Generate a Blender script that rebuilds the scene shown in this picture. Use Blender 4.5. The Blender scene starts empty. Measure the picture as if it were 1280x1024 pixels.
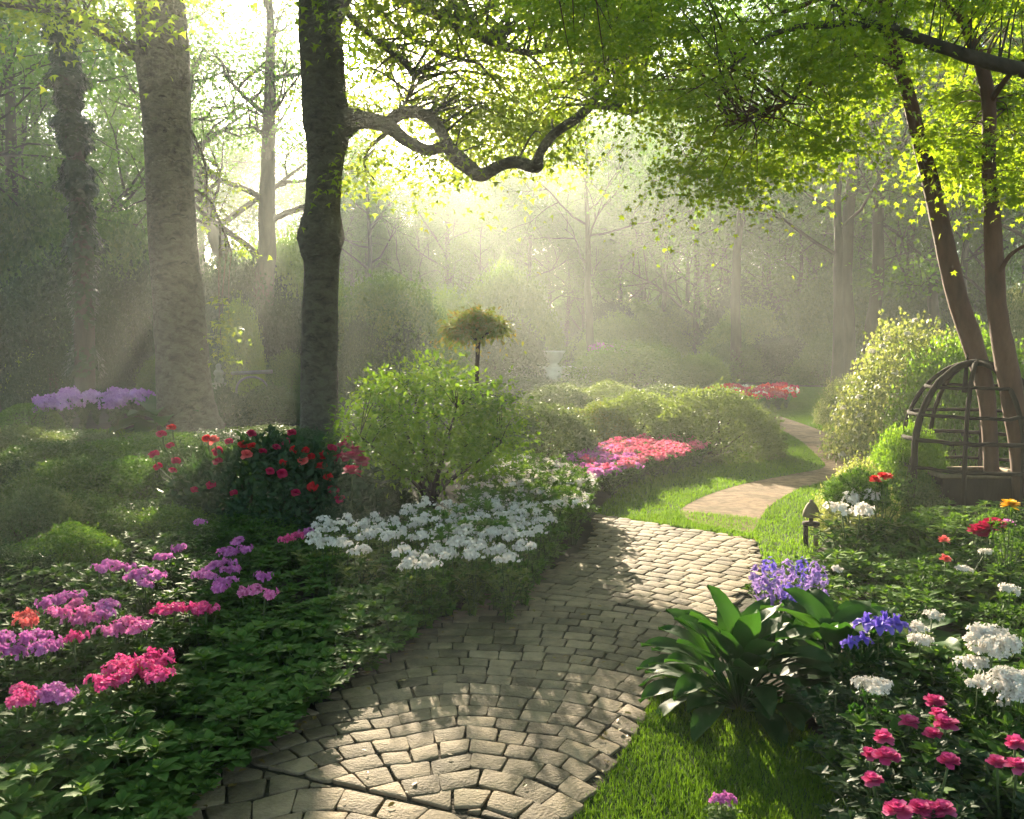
import bpy, math, random
import numpy as np
from mathutils import Vector, Matrix
R = math.radians
random.seed(7); rng = np.random.default_rng(7)
S = bpy.context.scene
COL = S.collection
# ---------------------------------------------------------------- camera
FPX = 1108.0; PITCH = R(4.2); CAMH = 1.8
cam = bpy.data.objects.new('camera', bpy.data.cameras.new('camera'))
COL.objects.link(cam); S.camera = cam
cam.location = (0, 0, CAMH); cam.rotation_euler = (R(90) - PITCH, 0, 0)
cam.data.sensor_width = 36; cam.data.lens = FPX / 1280 * 36; cam.data.clip_end = 3000; cam.data.clip_start = 0.05
def ray(px, py):
    a = (px - 640) / FPX; b = (512 - py) / FPX
    return np.array([a, math.cos(PITCH) + b * math.sin(PITCH), -math.sin(PITCH) + b * math.cos(PITCH)])
# ---------------------------------------------------------------- light
sd = ray(431, 66); sd = sd / np.linalg.norm(sd)
SUN_EL = math.asin(sd[2]); SUN_AZ = math.atan2(sd[0], sd[1])
W = bpy.data.worlds.new('World'); S.world = W; W.use_nodes = True
nt = W.node_tree; N = nt.nodes; L = nt.links; N.clear()
wo = N.new('ShaderNodeOutputWorld'); bg = N.new('ShaderNodeBackground'); sky = N.new('ShaderNodeTexSky')
sky.sky_type = 'NISHITA'; sky.sun_disc = False; sky.sun_elevation = SUN_EL; sky.sun_rotation = SUN_AZ
sky.air_density = 1.0; sky.dust_density = 1.0; sky.ozone_density = 1.0
bg.inputs['Strength'].default_value = 0.09
L.new(sky.outputs[0], bg.inputs[0])
# bright aureole of the low sun in a misty sky
tc = N.new('ShaderNodeTexCoord'); dp = N.new('ShaderNodeVectorMath'); dp.operation = 'DOT_PRODUCT'
nv = N.new('ShaderNodeVectorMath'); nv.operation = 'NORMALIZE'; L.new(tc.outputs['Generated'], nv.inputs[0])
L.new(nv.outputs[0], dp.inputs[0]); dp.inputs[1].default_value = tuple(sd)
def wmath(op, a, b):
    m = N.new('ShaderNodeMath'); m.operation = op
    for i, v in enumerate((a, b)):
        if hasattr(v, 'links') or hasattr(v, 'is_linked'): L.new(v, m.inputs[i])
        else: m.inputs[i].default_value = v
    return m.outputs[0]
mx = wmath('MAXIMUM', dp.outputs['Value'], 0.0)
g1 = wmath('MULTIPLY', wmath('POWER', mx, 9000.0), 150.0)
g2 = wmath('MULTIPLY', wmath('POWER', mx, 14.0), .10)
bg2 = N.new('ShaderNodeBackground'); bg2.inputs[0].default_value = (1, 0.93, 0.80, 1)
L.new(wmath('ADD', g1, g2), bg2.inputs['Strength'])
ad = N.new('ShaderNodeAddShader'); L.new(bg.outputs[0], ad.inputs[0]); L.new(bg2.outputs[0], ad.inputs[1])
L.new(ad.outputs[0], wo.inputs[0])
sl = bpy.data.lights.new('sun_lamp', 'SUN'); sl.energy = 5.0; sl.angle = R(0.5); sl.color = (1.0, 0.86, 0.63)
so = bpy.data.objects.new('sun_lamp', sl); COL.objects.link(so)
so.rotation_euler = Vector(tuple(sd)).to_track_quat('Z', 'Y').to_euler(); so.location = (-10, 40, 30)
S.view_settings.view_transform = 'Standard'; S.view_settings.look = 'None'; S.view_settings.gamma = 1
S.view_settings.exposure = 2.7
HAZE_D = 0.0031; HAZE_G = 0.5
S.cycles.max_bounces = 5; S.cycles.diffuse_bounces = 3; S.cycles.glossy_bounces = 2; S.cycles.transmission_bounces = 3
S.cycles.volume_bounces = 0; S.cycles.transparent_max_bounces = 6
S.cycles.use_denoising = True
try:
    S.cycles.denoiser = 'OPENIMAGEDENOISE'; S.cycles.denoising_prefilter = 'ACCURATE'
except Exception: pass
S.cycles.sample_clamp_indirect = 4
S.cycles.caustics_reflective = False; S.cycles.caustics_refractive = False

# ---------------------------------------------------------------- terrain
def sstep(t): t = np.clip(t, 0, 1); return t * t * (3 - 2 * t)
def ter(x, y):
    y = np.asarray(y, float); x = np.asarray(x, float)
    return 0.85 * sstep((y - 15) / 42) + 1.5 * sstep((y - 60) / 60)
def G(px, py, h=0.0):
    d = ray(px, py); o = np.array([0, 0, CAMH])
    t = 1.0
    while t < 400:
        p = o + d * t
        if p[2] <= ter(p[0], p[1]) + h: break
        t += 0.02 if t < 12 else 0.1
    lo, hi = t - 0.1, t
    for _ in range(20):
        m = (lo + hi) / 2; p = o + d * m
        if p[2] <= ter(p[0], p[1]) + h: hi = m
        else: lo = m
    p = o + d * hi
    return np.array([p[0], p[1], float(ter(p[0], p[1]))])
def WP(px, py, Y):
    d = ray(px, py); t = Y / d[1]
    return np.array([0, 0, CAMH]) + d * t
def mpp(Y): return Y / FPX          # metres per pixel at a depth

# ---------------------------------------------------------------- mesh helpers
class MB:
    def __init__(s): s.V = []; s.F = []; s.n = 0
    def add(s, V, F, mi=0):
        V = np.asarray(V, float).reshape(-1, 3); F = np.asarray(F, int)
        s.V.append(V); s.F.append((F + s.n, mi)); s.n += len(V)
    def mesh(s, name, mats, smooth=False):
        me = bpy.data.meshes.new(name)
        if not isinstance(mats, (list, tuple)): mats = [mats]
        for m in mats: me.materials.append(m)
        V = np.concatenate(s.V); me.vertices.add(len(V)); me.vertices.foreach_set('co', V.astype(np.float32).ravel())
        loops = np.concatenate([f.ravel() for f, _ in s.F])
        tot = np.concatenate([np.full(len(f), f.shape[1]) for f, _ in s.F])
        mi = np.concatenate([np.full(len(f), m) for f, m in s.F])
        st = np.concatenate([[0], np.cumsum(tot)[:-1]])
        me.loops.add(len(loops)); me.loops.foreach_set('vertex_index', loops.astype(np.int32))
        me.polygons.add(len(tot)); me.polygons.foreach_set('loop_start', st.astype(np.int32))
        me.polygons.foreach_set('material_index', mi.astype(np.int32))
        me.update(calc_edges=True)
        if smooth: me.polygons.foreach_set('use_smooth', np.ones(len(tot), bool))
        return me
def link(name, data, parent=None, loc=(0, 0, 0), rz=0, sc=1, rot=None):
    o = bpy.data.objects.new(name, data); COL.objects.link(o)
    o.location = tuple(loc); o.rotation_euler = rot if rot is not None else (0, 0, rz)
    o.scale = (sc, sc, sc) if np.isscalar(sc) else tuple(sc)
    if parent is not None: o.parent = parent
    return o
def tag(o, label=None, cat=None, group=None, kind=None):
    if label: o['label'] = label
    if cat: o['category'] = cat
    if group: o['group'] = group
    if kind: o['kind'] = kind
    return o
def thing(name, label, cat, loc=(0, 0, 0), rz=0, group=None, sc=1):
    return tag(link(name, None, None, loc, rz, sc), label, cat, group)
def nrm(v): return v / np.maximum(np.linalg.norm(v, axis=-1, keepdims=True), 1e-9)
# leaf templates: x across, y along the leaf, z up
def T(v, f): return np.array(v, float), [np.array(a) for a in f]
LOW = T([(0, 0, 0), (.32, .45, .07), (0, 1, -.05), (-.32, .45, .07)], [[(0, 1, 2), (0, 2, 3)]])
MIDL = T([(0, 0, 0), (.2, .22, .07), (.27, .52, .05), (.14, .82, -.04), (0, 1, -.14), (-.14, .82, -.04), (-.27, .52, .05), (-.2, .22, .07), (0, .5, -.02)],
         [[(0, 1, 8), (8, 1, 2), (8, 2, 3), (8, 3, 4), (8, 4, 5), (8, 5, 6), (8, 6, 7), (8, 7, 0)]])
NARROW = T([(0, 0, 0), (.13, .4, .04), (0, 1, -.12), (-.13, .4, .04)], [[(0, 1, 2), (0, 2, 3)]])
def star(n, spread=2.4, inner=.42):
    v = [(0, 0, 0)]
    for k in range(2 * n - 1):
        a = -spread + 2 * spread * k / (2 * n - 2); r = (1 - .28 * abs(a) / spread) if k % 2 == 0 else inner
        v.append((r * math.sin(a), .12 + r * math.cos(a), -.10 * r * r + (.05 if k % 2 else -.03)))
    f = [(0, k + 2, k + 1) for k in range(2 * n - 2)]
    return T(v, [f])
MAPLE = star(5, 2.1, .40)
TRI3 = star(3, 1.5, .38)
def scatter(mb, tpl, P, D, Nn, sc, wid=1.0, mi=0):
    """leaves at P along D with normal Nn, length sc"""
    V0, Fs = tpl; n = len(P)
    if n == 0: return
    D = nrm(np.asarray(D)); X = nrm(np.cross(D, Nn)); Z = np.cross(X, D)
    sc = np.broadcast_to(np.asarray(sc, float), (n,))[:, None, None]
    wid = np.broadcast_to(np.asarray(wid, float), (n,))[:, None, None]
    V = np.asarray(P)[:, None, :] + sc * (wid * V0[None, :, 0:1] * X[:, None, :] + V0[None, :, 1:2] * D[:, None, :] + V0[None, :, 2:3] * Z[:, None, :])
    k = len(V0); base = (np.arange(n) * k)
    for i, f in enumerate(Fs):
        Fx = (base[:, None, None] + f[None]).reshape(-1, f.shape[1])
        if i == 0: mb.add(V.reshape(-1, 3), Fx, mi)
        else: mb.F.append((Fx + mb.n - n * k, mi))
def tube(mb, pts, rad, seg=8, mi=0, rough=0.0, r=None, cap=True):
    pts = np.asarray(pts, float); n = len(pts); rad = np.broadcast_to(np.asarray(rad, float), (n,))
    d = nrm(np.gradient(pts, axis=0)); up = np.array([0, 0, 1.0]) if abs(d[0][2]) < .9 else np.array([0, 1.0, 0])
    u = nrm(np.cross(d[0], up)); rings = []
    a = np.arange(seg) * 2 * math.pi / seg
    for i in range(n):
        u = nrm(u - d[i] * np.dot(u, d[i])); v = np.cross(d[i], u)
        rr = rad[i] * (1 + (rough * (r or rng).normal(size=seg) if rough else 0))
        rings.append(pts[i] + (np.cos(a) * rr)[:, None] * u + (np.sin(a) * rr)[:, None] * v)
    V = np.concatenate(rings); F = []
    i = np.arange(n - 1)[:, None] * seg; j = np.arange(seg)[None]; j2 = (j + 1) % seg
    F = np.stack([i + j, i + j2, i + seg + j2, i + seg + j], -1).reshape(-1, 4)
    V = np.concatenate([V, pts[-1:] , pts[:1]])
    mb.add(V, F, mi)
    if cap:
        b = (n - 1) * seg
        mb.F.append((np.array([(b + k, b + (k + 1) % seg, n * seg) for k in range(seg)] + [((k + 1) % seg, k, n * seg + 1) for k in range(seg)]) + mb.n - len(V), mi))
def spline(pts, n):
    pts = np.asarray(pts, float); m = len(pts)
    t = np.linspace(0, m - 1 - 1e-6, n); i = t.astype(int); f = (t - i)[:, None]
    P = lambda k: pts[np.clip(k, 0, m - 1)]
    p0, p1, p2, p3 = P(i - 1), P(i), P(i + 1), P(i + 2)
    if pts.ndim == 1: f = f[:, 0]
    return .5 * ((2 * p1) + (-p0 + p2) * f + (2 * p0 - 5 * p1 + 4 * p2 - p3) * f * f + (-p0 + 3 * p1 - 3 * p2 + p3) * f ** 3)
def resample(pts, n):
    pts = np.asarray(pts, float); d = np.concatenate([[0], np.cumsum(np.linalg.norm(np.diff(pts, axis=0), axis=1))])
    t = np.linspace(0, d[-1], n); return np.stack([np.interp(t, d, pts[:, k]) for k in range(pts.shape[1])], 1)
def inpoly(P, poly):
    x, y = P[:, 0], P[:, 1]; c = np.zeros(len(P), bool); q = np.asarray(poly)[:, :2]; j = len(q) - 1
    for i in range(len(q)):
        cond = ((q[i, 1] > y) != (q[j, 1] > y)) & (x < (q[j, 0] - q[i, 0]) * (y - q[i, 1]) / (q[j, 1] - q[i, 1] + 1e-12) + q[i, 0])
        c ^= cond; j = i
    return c

# ---------------------------------------------------------------- materials
def mat(name):
    m = bpy.data.materials.new(name); m.use_nodes = True; n = m.node_tree.nodes; n.clear()
    out = n.new('ShaderNodeOutputMaterial'); return m, n, m.node_tree.links, out
def ramp(n, stops):
    r = n.new('ShaderNodeValToRGB'); e = r.color_ramp.elements
    while len(e) > 1: e.remove(e[0])
    e[0].position = stops[0][0]; e[0].color = (*stops[0][1], 1)
    for p, c in stops[1:]:
        x = e.new(p); x.color = (*c, 1)
    return r
def leafmat(name, cols, trans=0.45, tcol=None, rough=.5, spec=.22, tboost=1.6):
    """leaf surface: colour varies leaf by leaf and plant by plant; light comes through it"""
    m, n, l, out = mat(name)
    g = n.new('ShaderNodeNewGeometry'); oi = n.new('ShaderNodeObjectInfo'); tcn = n.new('ShaderNodeTexCoord')
    ns = n.new('ShaderNodeTexNoise'); ns.inputs['Scale'].default_value = 2.3; ns.inputs['Detail'].default_value = 2; l.new(tcn.outputs['Object'], ns.inputs[0])
    a = n.new('ShaderNodeMath'); a.operation = 'MULTIPLY_ADD'; l.new(g.outputs['Random Per Island'], a.inputs[0]); a.inputs[1].default_value = .5
    b = n.new('ShaderNodeMath'); b.operation = 'MULTIPLY_ADD'; l.new(ns.outputs[0], b.inputs[0]); b.inputs[1].default_value = .75; b.inputs[2].default_value = -.25
    l.new(b.outputs[0], a.inputs[2])
    c = n.new('ShaderNodeMath'); c.operation = 'MULTIPLY_ADD'; l.new(oi.outputs['Random'], c.inputs[0]); c.inputs[1].default_value = .22; l.new(a.outputs[0], c.inputs[2])
    k = len(cols); rp = ramp(n, [(i / max(k - 1, 1), cc) for i, cc in enumerate(cols)]); l.new(c.outputs[0], rp.inputs[0])
    p = n.new('ShaderNodeBsdfPrincipled'); p.inputs['Roughness'].default_value = rough; p.inputs['Specular IOR Level'].default_value = spec
    l.new(rp.outputs[0], p.inputs['Base Color'])
    t = n.new('ShaderNodeBsdfTranslucent'); hs = n.new('ShaderNodeMix'); hs.data_type = 'RGBA'; hs.blend_type = 'MULTIPLY'; hs.inputs[0].default_value = 1
    l.new(rp.outputs[0], hs.inputs[6]); tc_ = tcol or (1.25, 1.2, .45); hs.inputs[7].default_value = (tc_[0] * tboost, tc_[1] * tboost, tc_[2] * tboost, 1)
    l.new(hs.outputs[2], t.inputs[0])
    mxs = n.new('ShaderNodeMixShader'); mxs.inputs[0].default_value = trans; l.new(p.outputs[0], mxs.inputs[1]); l.new(t.outputs[0], mxs.inputs[2])
    l.new(mxs.outputs[0], out.inputs[0]); return m
def surf(name, stops, scale=4, detail=6, rough=.9, bump=.3, bscale=30, vec='Object', island=0.0, dist=0.0, stretch=None, spec=.3, bdist=.02):
    m, n, l, out = mat(name); tcn = n.new('ShaderNodeTexCoord'); src = tcn.outputs[vec]
    if stretch:
        mp = n.new('ShaderNodeMapping'); mp.inputs['Scale'].default_value = stretch; l.new(src, mp.inputs[0]); src = mp.outputs[0]
    ns = n.new('ShaderNodeTexNoise'); ns.inputs['Scale'].default_value = scale; ns.inputs['Detail'].default_value = detail; ns.inputs['Roughness'].default_value = .62; ns.inputs['Distortion'].default_value = dist
    l.new(src, ns.inputs[0]); v = ns.outputs[0]
    if island:
        g = n.new('ShaderNodeNewGeometry'); a = n.new('ShaderNodeMath'); a.operation = 'MULTIPLY_ADD'; l.new(g.outputs['Random Per Island'], a.inputs[0]); a.inputs[1].default_value = island
        b = n.new('ShaderNodeMath'); b.operation = 'SUBTRACT'; l.new(v, b.inputs[0]); b.inputs[1].default_value = island / 2; l.new(b.outputs[0], a.inputs[2]); v = a.outputs[0]
    rp = ramp(n, stops); l.new(v, rp.inputs[0])
    p = n.new('ShaderNodeBsdfPrincipled'); p.inputs['Roughness'].default_value = rough; p.inputs['Specular IOR Level'].default_value = spec
    l.new(rp.outputs[0], p.inputs['Base Color'])
    n2 = n.new('ShaderNodeTexNoise'); n2.inputs['Scale'].default_value = bscale; n2.inputs['Detail'].default_value = 5; l.new(src, n2.inputs[0])
    bp = n.new('ShaderNodeBump'); bp.inputs['Strength'].default_value = bump; bp.inputs['Distance'].default_value = bdist; l.new(n2.outputs[0], bp.inputs['Height']); l.new(bp.outputs[0], p.inputs['Normal'])
    l.new(p.outputs[0], out.inputs[0]); return m
def petal(name, cols, trans=.35): return leafmat(name, cols, trans, (1.1, 1.0, 1.0), .6, .15, 1.0)

M_soil = surf('soil', [(.3, (.018, .014, .008)), (.55, (.045, .035, .02)), (.8, (.05, .06, .02))], 3, 8, .95, .8, 25)
M_grassbase = surf('turf_soil', [(.3, (.03, .05, .012)), (.7, (.06, .10, .02))], 5, 8, .95, .8, 40)
M_mortar = surf('joint_sand', [(.35, (.03, .024, .015)), (.6, (.07, .056, .036)), (.75, (.05, .06, .022))], 3, 8, .95, .8, 60)
M_stone = surf('cobble_stone', [(.22, (.12, .09, .06)), (.42, (.20, .153, .10)), (.6, (.27, .21, .14)), (.8, (.36, .28, .185))], 11, 10, .8, .9, 75, island=.42, bdist=.008, spec=.4)
M_gravel = surf('gravel', [(.3, (.15, .095, .058)), (.5, (.25, .17, .11)), (.72, (.34, .24, .165))], 9, 9, .95, .7, 70)
M_barkG = surf('grey_bark', [(.28, (.045, .037, .026)), (.45, (.11, .09, .062)), (.6, (.16, .14, .097)), (.75, (.10, .115, .045))], 5.5, 10, .9, 1.0, 16, stretch=(1, 1, 1.6), bdist=.09, dist=.6)
M_barkD = surf('dark_bark', [(.3, (.035, .028, .02)), (.55, (.075, .06, .042)), (.75, (.10, .085, .055))], 4, 8, .9, .9, 9, stretch=(1, 1, .3), bdist=.05)
M_barkR = surf('red_bark', [(.3, (.045, .022, .013)), (.55, (.10, .048, .028)), (.75, (.14, .075, .042))], 5, 8, .8, .7, 14, stretch=(1, 1, .35), bdist=.02)
M_woodD = surf('weathered_dark_wood', [(.3, (.018, .012, .008)), (.7, (.04, .026, .017))], 6, 8, .95, .7, 30, stretch=(1, 1, .3), bdist=.01)
M_woodL = surf('weathered_wood', [(.3, (.12, .09, .055)), (.7, (.24, .19, .12))], 9, 8, .85, .6, 30, stretch=(1, 1, .3), bdist=.01)
M_white = surf('pale_stone', [(.3, (.55, .52, .47)), (.7, (.78, .76, .70))], 4, 8, .85, .4, 30, bdist=.01)
M_twig = surf('twig', [(.3, (.05, .035, .02)), (.7, (.10, .075, .045))], 8, 3, .9, .2, 20)
M_stem = surf('green_stem', [(.3, (.05, .08, .02)), (.7, (.09, .13, .04))], 8, 3, .7, .2, 20)

M_moss = surf('mossy_stone', [(.3, (.10, .12, .08)), (.7, (.24, .26, .19))], 6, 8, .9, .5, 30, bdist=.01)
F_wood = leafmat('forest_leaf', [(.055, .13, .02), (.085, .18, .028), (.13, .22, .035)], .5)
F_maple = leafmat('maple_leaf', [(.07, .13, .014), (.12, .19, .018), (.17, .23, .022), (.22, .25, .03)], .6, rough=.5, tboost=2.2)
F_beech = leafmat('beech_leaf', [(.08, .13, .02), (.12, .17, .025), (.17, .19, .035)], .65, tboost=2.4)
F_ivy = leafmat('ivy_leaf', [(.014, .035, .012), (.025, .055, .02), (.04, .07, .022)], .25, rough=.35)
F_under = leafmat('undergrowth_leaf', [(.032, .085, .016), (.06, .13, .022), (.12, .185, .03)], .45)
F_dark = leafmat('dark_evergreen_leaf', [(.016, .042, .016), (.028, .062, .022), (.05, .085, .028)], .28, rough=.5, spec=.2)
F_mound = leafmat('fine_mound_leaf', [(.025, .06, .018), (.045, .09, .024), (.075, .12, .03)], .35)
F_bluegreen = leafmat('grey_green_leaf', [(.05, .08, .045), (.08, .115, .06), (.12, .155, .08)], .35)
F_pale = leafmat('pale_green_leaf', [(.08, .12, .035), (.12, .165, .05), (.18, .22, .07)], .4)
F_yellow = leafmat('yellow_green_leaf', [(.07, .15, .016), (.11, .20, .02), (.17, .24, .03)], .5)
F_edge = leafmat('edging_leaf', [(.045, .095, .022), (.065, .14, .028), (.10, .18, .036), (.15, .23, .05)], .33, rough=.62, spec=.1)
F_fore = leafmat('bed_leaf', [(.042, .09, .02), (.062, .13, .027), (.10, .175, .04)], .35, rough=.62, spec=.1)
F_hosta = leafmat('broad_glossy_leaf', [(.016, .055, .014), (.028, .085, .018), (.05, .12, .022)], .38, rough=.5, spec=.16)
F_rose = leafmat('rose_leaf', [(.016, .042, .016), (.028, .062, .024), (.045, .08, .03)], .28, rough=.48, spec=.22)
F_varieg = leafmat('variegated_leaf', [(.07, .11, .035), (.13, .17, .06), (.26, .28, .15), (.45, .44, .32)], .4)
F_bronze = leafmat('bronze_leaf', [(.07, .13, .02), (.12, .16, .03), (.24, .14, .04)], .45)
F_blade = leafmat('grass_blade', [(.055, .115, .012), (.085, .165, .018), (.13, .21, .028)], .5, tboost=1.7, spec=.08, rough=.7)
P_pink = petal('pink_petal', [(.62, .12, .36), (.76, .22, .50), (.85, .42, .66)])
P_hot = petal('hot_pink_petal', [(.58, .04, .20), (.74, .10, .32), (.82, .28, .48)])
P_mag = petal('magenta_petal', [(.48, .10, .40), (.60, .20, .52), (.72, .38, .66)])
P_red = petal('red_petal', [(.45, .008, .02), (.62, .02, .03), (.72, .06, .05)])
P_crim = petal('crimson_petal', [(.32, .008, .05), (.48, .015, .09), (.58, .05, .15)])
P_coral = petal('coral_petal', [(.65, .08, .08), (.76, .16, .15), (.82, .30, .28)])
P_white = petal('white_petal', [(.62, .60, .54), (.75, .73, .68), (.82, .80, .76)], .3)
P_purple = petal('purple_petal', [(.26, .16, .46), (.38, .26, .60), (.50, .38, .70)])
P_violet = petal('violet_petal', [(.13, .08, .50), (.20, .14, .62), (.32, .26, .72)])
P_lilac = petal('lilac_petal', [(.36, .15, .48), (.50, .26, .60), (.62, .40, .70)])
P_begonia = petal('bed_petal', [(.65, .09, .22), (.78, .20, .32), (.85, .42, .46)])
P_yellow = petal('yellow_petal', [(.75, .42, .02), (.82, .58, .05)])

def stain(m):
    n, l = m.node_tree.nodes, m.node_tree.links; p = next(x for x in n if x.type == 'BSDF_PRINCIPLED'); src = p.inputs['Base Color'].links[0].from_socket
    tcn = n.new('ShaderNodeTexCoord'); ns = n.new('ShaderNodeTexNoise'); ns.inputs['Scale'].default_value = 1.6; ns.inputs['Detail'].default_value = 9; ns.inputs['Roughness'].default_value = .7; l.new(tcn.outputs['Object'], ns.inputs[0])
    rp = ramp(n, [(.36, (.50, .50, .36)), (.5, (.9, .86, .8)), (.62, (1.12, 1.05, .95))]); l.new(ns.outputs[0], rp.inputs[0])
    mx_ = n.new('ShaderNodeMix'); mx_.data_type = 'RGBA'; mx_.blend_type = 'MULTIPLY'; mx_.inputs[0].default_value = 1; l.new(src, mx_.inputs[6]); l.new(rp.outputs[0], mx_.inputs[7]); l.new(mx_.outputs[2], p.inputs['Base Color'])
stain(M_stone); stain(M_gravel)
# ---------------------------------------------------------------- ground, paths
def ribbon(name, Lp, Rp, m, dz, nu=60, nvv=12, conv=True, kind='structure'):
    A = np.array([G(*p) for p in Lp]) if conv else np.asarray(Lp, float); B = np.array([G(*p) for p in Rp]) if conv else np.asarray(Rp, float)
    A = resample(spline(A, 80), nu); B = resample(spline(B, 80), nu)
    t = np.linspace(0, 1, nvv)[None, :, None]; V = A[:, None] * (1 - t) + B[:, None] * t
    V[..., 2] = ter(V[..., 0], V[..., 1]) + dz
    i = np.arange(nu - 1)[:, None] * nvv; j = np.arange(nvv - 1)[None]
    F = np.stack([i + j, i + j + 1, i + nvv + j + 1, i + nvv + j], -1).reshape(-1, 4)
    mb = MB(); mb.add(V.reshape(-1, 3), F); o = link(name, mb.mesh(name, m, True)); tag(o, kind=kind)
    return np.concatenate([A, B[::-1]])
mb = MB()
ys = np.concatenate([np.linspace(-12, 14, 27), np.linspace(15, 60, 46), np.linspace(65, 600, 30)])
xs = np.concatenate([np.linspace(-400, -60, 12), np.linspace(-50, 50, 51), np.linspace(60, 400, 12)])
X, Y = np.meshgrid(xs, ys); V = np.stack([X, Y, ter(X, Y)], -1); w = len(xs)
i = np.arange(len(ys) - 1)[:, None] * w; j = np.arange(w - 1)[None]
mb.add(V.reshape(-1, 3), np.stack([i + j, i + j + 1, i + w + j + 1, i + w + j], -1).reshape(-1, 4))
tag(link('ground', mb.mesh('ground', M_soil, True)), kind='structure')

PAV_L = [(120, 1110), (215, 1024), (300, 945), (430, 862), (520, 795), (605, 748), (690, 712), (737, 675), (738, 643)]
PAV_R = [(700, 1110), (725, 1024), (770, 960), (802, 905), (822, 868), (856, 815), (912, 765), (953, 716), (944, 676)]
PAV_END = [(738, 643), (800, 655), (870, 661), (944, 676)]
pav = ribbon('paved_path', PAV_L, PAV_R, M_mortar, .008, 80, 14)
pavpoly = pav
LAWN_L = [(736, 652), (790, 603), (870, 577), (950, 556), (925, 530), (880, 512), (870, 498), (900, 484)]
LAWN_R = [(1000, 715), (1060, 640), (1090, 590), (1120, 565), (1150, 540), (1150, 515), (1140, 500), (1120, 485)]
lawn = ribbon('lawn', LAWN_L, LAWN_R, M_grassbase, .004, 80, 20)
GR_L = [(868, 655), (850, 640), (880, 622), (930, 606), (990, 594), (1030, 585), (1022, 572), (1000, 552), (975, 538), (955, 524)]
GR_R = [(940, 668), (950, 650), (965, 632), (1000, 612), (1045, 599), (1075, 585), (1078, 568), (1048, 548), (1010, 533), (975, 521)]
gravel = ribbon('gravel_path', GR_L, GR_R, M_gravel, .012, 80, 10)
FL_L = [(672, 1110), (705, 1024), (752, 962), (786, 906), (802, 862), (840, 840)]
FL_R = [(1150, 1110), (1080, 1024), (1050, 960), (1000, 905), (960, 870), (940, 860)]
flawn = ribbon('front_lawn', FL_L, FL_R, M_grassbase, .004, 50, 14)
BLP = [(300, 560), (380, 552), (380, 545), (300, 545)]
blawn = ribbon('back_lawn', [(-40, 553), (120, 548), (250, 553), (360, 560)], [(-40, 540), (120, 538), (300, 535), (400, 536)], M_grassbase, .004, 40, 8)

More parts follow.
